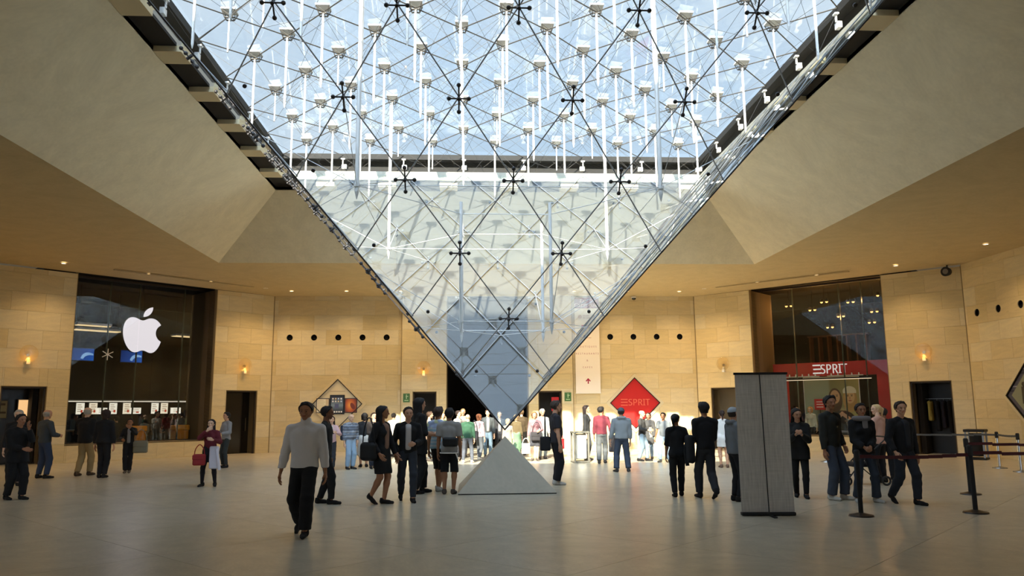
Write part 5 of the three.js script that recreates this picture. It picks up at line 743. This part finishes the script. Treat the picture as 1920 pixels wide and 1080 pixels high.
{ const w = person({ at: [8.05, -0.34], h: 1.64, f: 1, face: -150, look: 60, feet: 'stand', arms: ['front', 'front'], skin: SK.d, hair: 'ponytail', hairColor: 0xc9a877, top: { color: 0xc79a86, sleeve: 'elbow', hem: -0.04 }, bottom: { color: 0x17161a }, label: 'blonde woman in salmon pink top behind the black fleece' });
  const c = carried(w, 'pushchair', 'dark pushchair between the people by the barrier', 'pushchair', [0.75, 0, 0.0], 1.0); part('seat', rbx(0.4, 0.1, 0.45, 0.04, 0, 0.42, 0), cloth(0x15141a), c); part('back', rbx(0.4, 0.55, 0.08, 0.03, 0, 0.72, -0.22), cloth(0x15141a), c); part('footrest', bx(0.36, 0.03, 0.2, 0, 0.22, 0.36), M.black, c); for (const q of [-1, 1]) { part('frame', tube([[q * 0.24, 0.1, 0.4], [q * 0.24, 0.45, 0.1], [q * 0.24, 0.98, -0.5]], 0.013, 14, 6), M.darkMetal, c); part('rear_leg', bar(V(q * 0.24, 0.5, 0.05), V(q * 0.24, 0.1, -0.4), 0.012), M.darkMetal, c); for (const z of [0.4, -0.4]) part('wheel', new THREE.TorusGeometry(0.08, 0.022, 8, 18).rotateY(Math.PI / 2).translate(q * 0.26, 0.1, z), M.black, c); } part('handle', bar(V(-0.24, 0.98, -0.5), V(0.24, 0.98, -0.5), 0.016), M.black, c); }
person({ at: [8.5, -0.9], h: 1.56, face: 160, feet: 'stand', skin: SK.c, hair: 'short', top: { color: 0x121112 }, bottom: { color: 0x121114 }, label: 'dark haired person in black behind the blonde woman' });
// left side
person({ at: [-9.25, 0.68], h: 1.58, face: 60, feet: 'stepL', arms: ['face', 'front'], skin: SK.b, hair: 'short', hairColor: 0x120e0c, build: 1.1, top: { color: 0x100f10, hem: -0.1, thick: 0.014 }, bottom: { color: 0x0e0e10, thick: 0.014 }, label: 'person in black at the left picture edge raising a hand' });
person({ at: [-10.9, -2.2], h: 1.66, face: 20, feet: 'stand', skin: SK.d, hair: 'short', hairColor: 0xb9b0a4, top: { color: 0x17171a, thick: 0.012 }, bottom: { color: 0x141418 }, label: 'white haired man in black behind the person at the left edge' });
{ const w = person({ at: [-11.3, -4.14], h: 1.68, face: 150, feet: 'wide', arms: ['hold', 'hold'], skin: SK.a, hair: 'fringe', hairColor: 0x9a9184, build: 1.08, top: { color: 0x3c4247, thick: 0.014, hem: -0.02 }, bottom: { color: 0x2e3a50, thick: 0.012 }, label: 'grey haired man in slate jacket and blue jeans seen from behind' }); }
person({ at: [-10.64, -4.81], h: 1.74, face: 165, feet: 'stepR', arms: ['front', 'front'], skin: SK.d, hair: 'fringe', hairColor: 0xa39a8c, build: 1.08, top: { color: 0x121214, thick: 0.016, hem: -0.06 }, bottom: { color: 0x9c8358, thick: 0.013 }, shoes: 0x4a3826, label: 'balding man in black jacket and khaki trousers seen from behind' });
person({ at: [-9.83, -4.07], h: 1.66, f: 1, face: 178, feet: 'close', arms: ['down', 'down'], skin: SK.a, hair: 'bob', hairColor: 0x2c1a12, build: 1.05, top: { color: 0x0f0e10, thick: 0.018, hem: -0.03 }, bottom: { color: 0x120f10, flare: 0.008 }, label: 'woman in bulky black jacket and black trousers seen from behind' });
{ const w = person({ at: [-9.85, -5.55], h: 1.42, f: 1, face: 15, feet: 'close', arms: ['face', 'hold'], skin: SK.b, hair: 'short', hairColor: 0x15110e, top: { color: 0x1a1a1c, shirt: 0x8c8c90, hem: -0.02 }, bottom: { color: 0x161314, flare: 0.012 }, shoes: 0x6a5c4c, label: 'small woman in dark jacket with grey scarf and a canvas bag' });
  bag(w, 'pale canvas shoulder bag of the small woman', [0.3, 0.52, 0.08], [0.36, 0.32, 0.14], 0x7c7560, { strap: 0.3 }); }
{ const w = person({ at: [-6.38, -1.46], h: 1.43, f: 1, face: 2, feet: 'wide', arms: ['chat', 'face'], skin: SK.d, hair: 'long', hairColor: 0x1c100c, top: { color: 0x5e1620, hem: 0.02, thick: 0.013 }, bottom: { type: 'skirt', color: 0x151318, hem: 0.36, legs: 0x1a1216 }, shoes: 0x17120f, label: 'woman in dark red jacket, black tights and long dark hair' });
  bag(w, 'red handbag of the woman in the dark red jacket', [-0.16, 0.46, 0.2], [0.26, 0.24, 0.12], 0x8f1a1c, { strap: 0.2, name: 'handbag' });
  const c = carried(w, 'white_cardigan', 'white cardigan hanging from the arm of the woman in red', 'cardigan', [0.13, 0.38, 0.14]); part('cloth', rbx(0.2, 0.48, 0.08, 0.035, 0, 0.24, 0, 3), cloth(0xcac4cc), c); part('sleeve', tube([[0.05, 0.42, 0.03], [0.1, 0.2, 0.05], [0.13, -0.02, 0.03]], 0.035, 12, 7), cloth(0xcac4cc), c); }
person({ at: [-7.78, -7.12], h: 1.57, face: -45, feet: 'stand', arms: ['hold', 'hold'], skin: SK.a, hair: 'short', hairColor: 0x15110e, top: { color: 0x8d8d90, thick: 0.012 }, bottom: { color: 0x2c3030 }, label: 'young man in grey hooded top with arms bent beside the dark door' });
// middle distance, left of the pyramid
{ const w = person({ at: [-4.5, -5.63], h: 1.46, f: 1, face: 10, feet: 'stepL', arms: ['chat', 'hold'], hand: ['grip', 'grip'], skin: SK.d, hair: 'long', hairColor: 0x2a150d, top: { color: 0xc9a3a0, hem: -0.05, shirt: 0xd5cbbb }, bottom: { color: 0x26262c }, shoes: 0x8a3a34, label: 'woman in pale pink top holding a camera' });
  const c = carried(w, 'hand_camera', 'small black camera held by the woman in pale pink', 'camera', [0.02, 1.02, 0.3]); part('body', rbx(0.12, 0.08, 0.05, 0.012), M.black, c); part('lens', cyl(0.03, 0.03, 0.05, 14).rotateX(Math.PI / 2).translate(0, 0, 0.045), M.darkMetal, c); }
person({ at: [-4.75, -6.4], h: 1.55, face: 150, feet: 'stand', skin: SK.a, hair: 'bob', hairColor: 0x1b130f, f: 1, top: { color: 0x8fb0c0 }, bottom: { color: 0x2a2a30 }, label: 'dark haired person in pale blue behind the woman with the camera' });
const stripes = (x, y, z) => Math.sin(y * 125) > 0.1 ? [0.1, 0.11, 0.14] : Math.sin(y * 125) > -0.5 ? [0.42, 0.42, 0.42] : [0.2, 0.24, 0.3];
{ const w = person({ at: [-4.02, -5.93], h: 1.5, face: 40, feet: 'stand', arms: ['pocket', 'down'], skin: SK.d, hair: 'fringe', hairColor: 0xb3a99a, build: 1.12, belly: 0.055, top: { color: stripes, thick: 0.014, hem: -0.01 }, bottom: { color: 0x8fa6ba, thick: 0.016 }, shoes: 0x15120f, label: 'stout man in grey striped sweater and pale jeans' });
  bag(w, 'blue backpack worn by the man in the striped sweater', [0.0, 0.78, -0.26], [0.3, 0.42, 0.16], 0x24344e, { name: 'backpack', pack: 1, flap: false }); }
person({ at: [-3.75, -6.7], h: 1.52, f: 1, face: 190, feet: 'stand', skin: SK.a, hair: 'bob', hairColor: 0x120d0b, top: { color: 0x2a2a2c }, bottom: { type: 'skirt', color: 0xd8d2c8, hem: 0.18, flare: 0.02 }, label: 'dark haired person in long white skirt behind the striped sweater' });
person({ at: [-3.4, -6.03], h: 1.53, f: 1, face: 20, feet: 'close', arms: ['face', 'front'], skin: SK.d, hair: 'long', hairColor: 0x2c1a12, top: { color: 0x2e2724, hem: 0.02 }, bottom: { color: 0x23262e, thick: 0.01 }, label: 'person in dark brown coat with a hand at the face' });
{ const w = person({ at: [-3.38, -11.5], h: 1.5, face: 170, feet: 'stepL', skin: SK.a, hair: 'short', hairColor: 0x1d140f, top: { color: 0xd9d1c2 }, bottom: { color: 0xd2c8b6 }, shoes: 0x2a221c, label: 'person in cream shirt and white trousers seen from behind, far off' }); }
// sunlit crowd behind the pyramid
const dimForSun = (c) => typeof c === 'number' ? new THREE.Color(c).multiplyScalar(0.55).getHex() : c; // clothes darkened in colour to offset the strong sun on this crowd
const far = (x, z, h, face, f, hair, hc, topc, botc, label, ex = {}) => person({ at: [x, z], h, f, face, feet: ex.feet || 'stand', arms: ex.arms, skin: ex.skin || SK.d, hair, hairColor: hc, top: { color: dimForSun(topc), sleeve: ex.sleeve || 'long', hem: ex.hem, shirt: ex.shirt && dimForSun(ex.shirt), neck: ex.neck }, bottom: { color: dimForSun(botc), type: ex.type, hem: ex.bhem, flare: ex.flare }, shoes: ex.shoes ?? 0x5a5048, label, look: ex.look, extra: ex.extra });
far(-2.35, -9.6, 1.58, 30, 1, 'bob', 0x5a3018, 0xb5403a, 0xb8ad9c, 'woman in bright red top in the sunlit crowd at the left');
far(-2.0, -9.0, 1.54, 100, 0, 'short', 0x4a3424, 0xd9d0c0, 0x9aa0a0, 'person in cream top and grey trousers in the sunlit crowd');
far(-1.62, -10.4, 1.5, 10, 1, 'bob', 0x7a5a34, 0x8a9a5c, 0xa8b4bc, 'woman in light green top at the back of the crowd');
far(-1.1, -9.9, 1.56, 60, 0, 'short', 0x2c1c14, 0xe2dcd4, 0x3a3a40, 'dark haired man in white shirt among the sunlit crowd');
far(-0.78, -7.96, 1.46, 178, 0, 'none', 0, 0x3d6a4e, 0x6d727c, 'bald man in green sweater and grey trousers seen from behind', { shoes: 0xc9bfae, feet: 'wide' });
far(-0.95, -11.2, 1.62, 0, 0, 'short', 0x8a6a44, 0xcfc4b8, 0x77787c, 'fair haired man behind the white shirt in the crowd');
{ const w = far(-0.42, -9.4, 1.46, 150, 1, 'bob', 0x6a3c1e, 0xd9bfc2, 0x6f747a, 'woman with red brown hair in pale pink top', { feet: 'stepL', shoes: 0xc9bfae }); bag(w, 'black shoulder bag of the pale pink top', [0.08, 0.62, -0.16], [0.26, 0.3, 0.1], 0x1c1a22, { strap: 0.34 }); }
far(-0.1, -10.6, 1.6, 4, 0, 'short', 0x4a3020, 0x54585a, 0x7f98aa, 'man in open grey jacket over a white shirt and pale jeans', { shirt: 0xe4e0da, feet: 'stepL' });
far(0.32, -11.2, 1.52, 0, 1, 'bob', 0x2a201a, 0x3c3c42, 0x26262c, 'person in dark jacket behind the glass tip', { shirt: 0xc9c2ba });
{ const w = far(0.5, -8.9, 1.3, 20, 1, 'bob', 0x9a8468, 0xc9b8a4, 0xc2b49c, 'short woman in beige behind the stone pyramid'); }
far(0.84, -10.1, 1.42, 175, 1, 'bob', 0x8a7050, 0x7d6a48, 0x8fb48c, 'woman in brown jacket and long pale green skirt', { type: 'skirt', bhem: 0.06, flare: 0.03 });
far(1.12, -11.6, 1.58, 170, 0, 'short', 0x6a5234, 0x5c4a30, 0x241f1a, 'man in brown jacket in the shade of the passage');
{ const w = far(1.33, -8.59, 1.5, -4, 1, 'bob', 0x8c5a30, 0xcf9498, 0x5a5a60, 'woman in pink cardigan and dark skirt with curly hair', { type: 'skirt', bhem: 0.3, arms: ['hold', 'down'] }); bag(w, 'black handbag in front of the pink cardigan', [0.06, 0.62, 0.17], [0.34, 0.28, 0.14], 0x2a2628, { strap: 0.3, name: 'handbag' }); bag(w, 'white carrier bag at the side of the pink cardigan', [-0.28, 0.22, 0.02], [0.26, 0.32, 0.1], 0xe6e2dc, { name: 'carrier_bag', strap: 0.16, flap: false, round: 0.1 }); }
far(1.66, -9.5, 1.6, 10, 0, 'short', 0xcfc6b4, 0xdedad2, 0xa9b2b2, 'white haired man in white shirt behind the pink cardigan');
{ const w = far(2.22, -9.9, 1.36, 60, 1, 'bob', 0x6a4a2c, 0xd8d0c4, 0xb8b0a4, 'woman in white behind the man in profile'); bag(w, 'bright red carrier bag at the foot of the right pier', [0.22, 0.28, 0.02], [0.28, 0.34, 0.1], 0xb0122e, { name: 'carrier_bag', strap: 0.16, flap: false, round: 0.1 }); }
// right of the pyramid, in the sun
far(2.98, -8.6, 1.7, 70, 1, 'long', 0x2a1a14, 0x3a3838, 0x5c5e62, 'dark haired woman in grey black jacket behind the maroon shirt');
{ const w = person({ at: [3.2, -7.07], h: 1.66, face: 165, look: -40, feet: 'stepR', arms: ['down', [0.17, 0.5, 0.04]], hand: ['relaxed', 'grip'], skin: SK.b, hair: 'short', hairColor: 0x1a1310, top: { color: 0x6f2a34, hem: -0.02 }, bottom: { color: 0x5c5e5e, thick: 0.014 }, shoes: 0x3c3630, label: 'man in maroon shirt and grey trousers seen from behind' });
  const c = carried(w, 'carried_coat', 'black coat and bag hanging from the hand of the maroon shirt', 'coat', [-0.34, 0.36, 0.02]); part('cloth', rbx(0.2, 0.5, 0.1, 0.04, 0.04, 0.22, 0, 3), cloth(0x1c1a1e), c); part('bag_body', rbx(0.22, 0.24, 0.12, 0.05, -0.14, 0.3, 0.02, 3), cloth(0x141316), c); }
person({ at: [3.18, -3.92], h: 1.62, face: 178, look: 8, feet: 'wide', arms: ['out', 'down'], skin: SK.a, hair: 'cap', hairColor: 0x4c5258, build: 1.1, top: { color: 0x86898a, hood: 1, thick: 0.016, hem: -0.02 }, bottom: { color: 0x3c4452, thick: 0.014, flare: 0.01 }, shoes: 0x3a3632, label: 'man in grey hooded sweater and cap standing with his back turned' });
{ const w = person({ at: [4.6, -7.9], h: 1.54, face: 60, feet: 'stepL', arms: ['hold', 'hold'], skin: SK.d, hair: 'none', top: { color: 0x3c3a38 }, bottom: { color: 0x8599a8 }, label: 'bald man in black jacket holding white paper before the red diamond' });
  const c = carried(w, 'paper_sheet', 'white paper held by the bald man', 'paper', [0, 0.92, 0.27]); part('sheet', bx(0.24, 0.22, 0.006), std(0xf0ece4, 0.8), c); part('fold', bx(0.24, 0.1, 0.006, 0, -0.15, 0.02), std(0xe6e2da, 0.8), c); }
person({ at: [5.0, -8.7], h: 1.45, f: 1, face: -30, feet: 'stand', skin: SK.a, hair: 'bob', hairColor: 0x4a2c1e, top: { color: 0x4c4a48, hem: -0.2, thick: 0.02 }, bottom: { color: 0x6a7a88 }, label: 'person in long grey coat between the bald man and the grey t-shirt' });
person({ at: [5.12, -7.26], h: 1.46, face: -30, feet: 'wide', arms: ['down', 'out'], skin: SK.b, hair: 'short', hairColor: 0x15110e, top: { color: 0x6c7072, sleeve: 'short' }, bottom: { color: 0x93a9b8, thick: 0.012 }, shoes: 0x5a564f, label: 'young man in grey t-shirt and pale jeans below the red diamond' });
{ const w = person({ at: [6.15, -4.9], h: 1.53, f: 1, face: 170, feet: 'stand', arms: ['front', 'down'], skin: SK.a, hair: 'ponytail', hairColor: 0x2c1c14, top: { color: 0xdcd8d2, hem: -0.06 }, bottom: { type: 'skirt', color: 0xdcd8d2, hem: 0.36 }, shoes: 0x6a5040, label: 'woman in short white dress beside the roll-up banner' }); }
// shoppers behind the left shop window
[[-6.0, -2.3, 1.42, 170], [-5.25, -2.2, 1.4, 160], [-4.75, -2.6, 1.45, 200], [-3.85, -2.3, 1.4, 175], [-3.35, -2.5, 1.42, 150], [-2.75, -2.7, 1.4, 190], [-2.15, -2.5, 1.42, 80], [-5.2, -4.6, 1.6, 10], [-2.4, -4.6, 1.62, 20]].forEach(([x, z, h, a], i) => { const [p, t] = onWall('left', x, 0, z);
  person({ at: [p[0], p[2]], h, f: i % 2, face: a + t * 180 / Math.PI, skin: [SK.a, SK.b, SK.d][i % 3], hair: ['short', 'long', 'tousled', 'bob'][i % 4], hairColor: 0x17110e, arms: ['hold', 'front'], top: { color: [0x1c1a1c, 0x3a3836, 0x24262a, 0x77736e, 0x2a2422][i % 5] }, bottom: { color: 0x1a1a1e }, label: `shopper behind the left shop window, ${['first', 'second', 'third', 'fourth', 'fifth', 'sixth', 'seventh'][i] || ['at the left table', 'at the right table'][i - 7]}${i < 7 ? ' from the left' : ''}`, group: 'shoppers in the left shop' }); });
// dressed figures in the red shop window and doorway
[[3.22, -2.0, 1.6, 0x1a1a1c], [3.8, -1.9, 1.6, 0xc9cbbb], [4.5, -1.95, 1.6, 0x16161a]].forEach(([x, z, h, c], i) => { const [p, t] = onWall('right', x, 0.05, z), m = person({ at: [p[0], p[2]], h, f: 1, face: t * 180 / Math.PI, skin: 0xd8b89a, hair: i === 1 ? 'bob' : 'none', hairColor: 0xc98a40, arms: ['down', 'down'], top: { color: c }, bottom: { color: 0x24262a }, label: ['mannequin in black at the left of the red shop window', 'mannequin in pale jacket in the red shop window', 'mannequin in black before the red card'][i], group: 'mannequins in the red shop' }); m.name = numbered('mannequin'); m.userData.category = 'mannequin'; });
scene.traverse((o) => { if (o.isMesh) { o.castShadow = true; o.receiveShadow = true; } });
renderer.render(scene, camera);
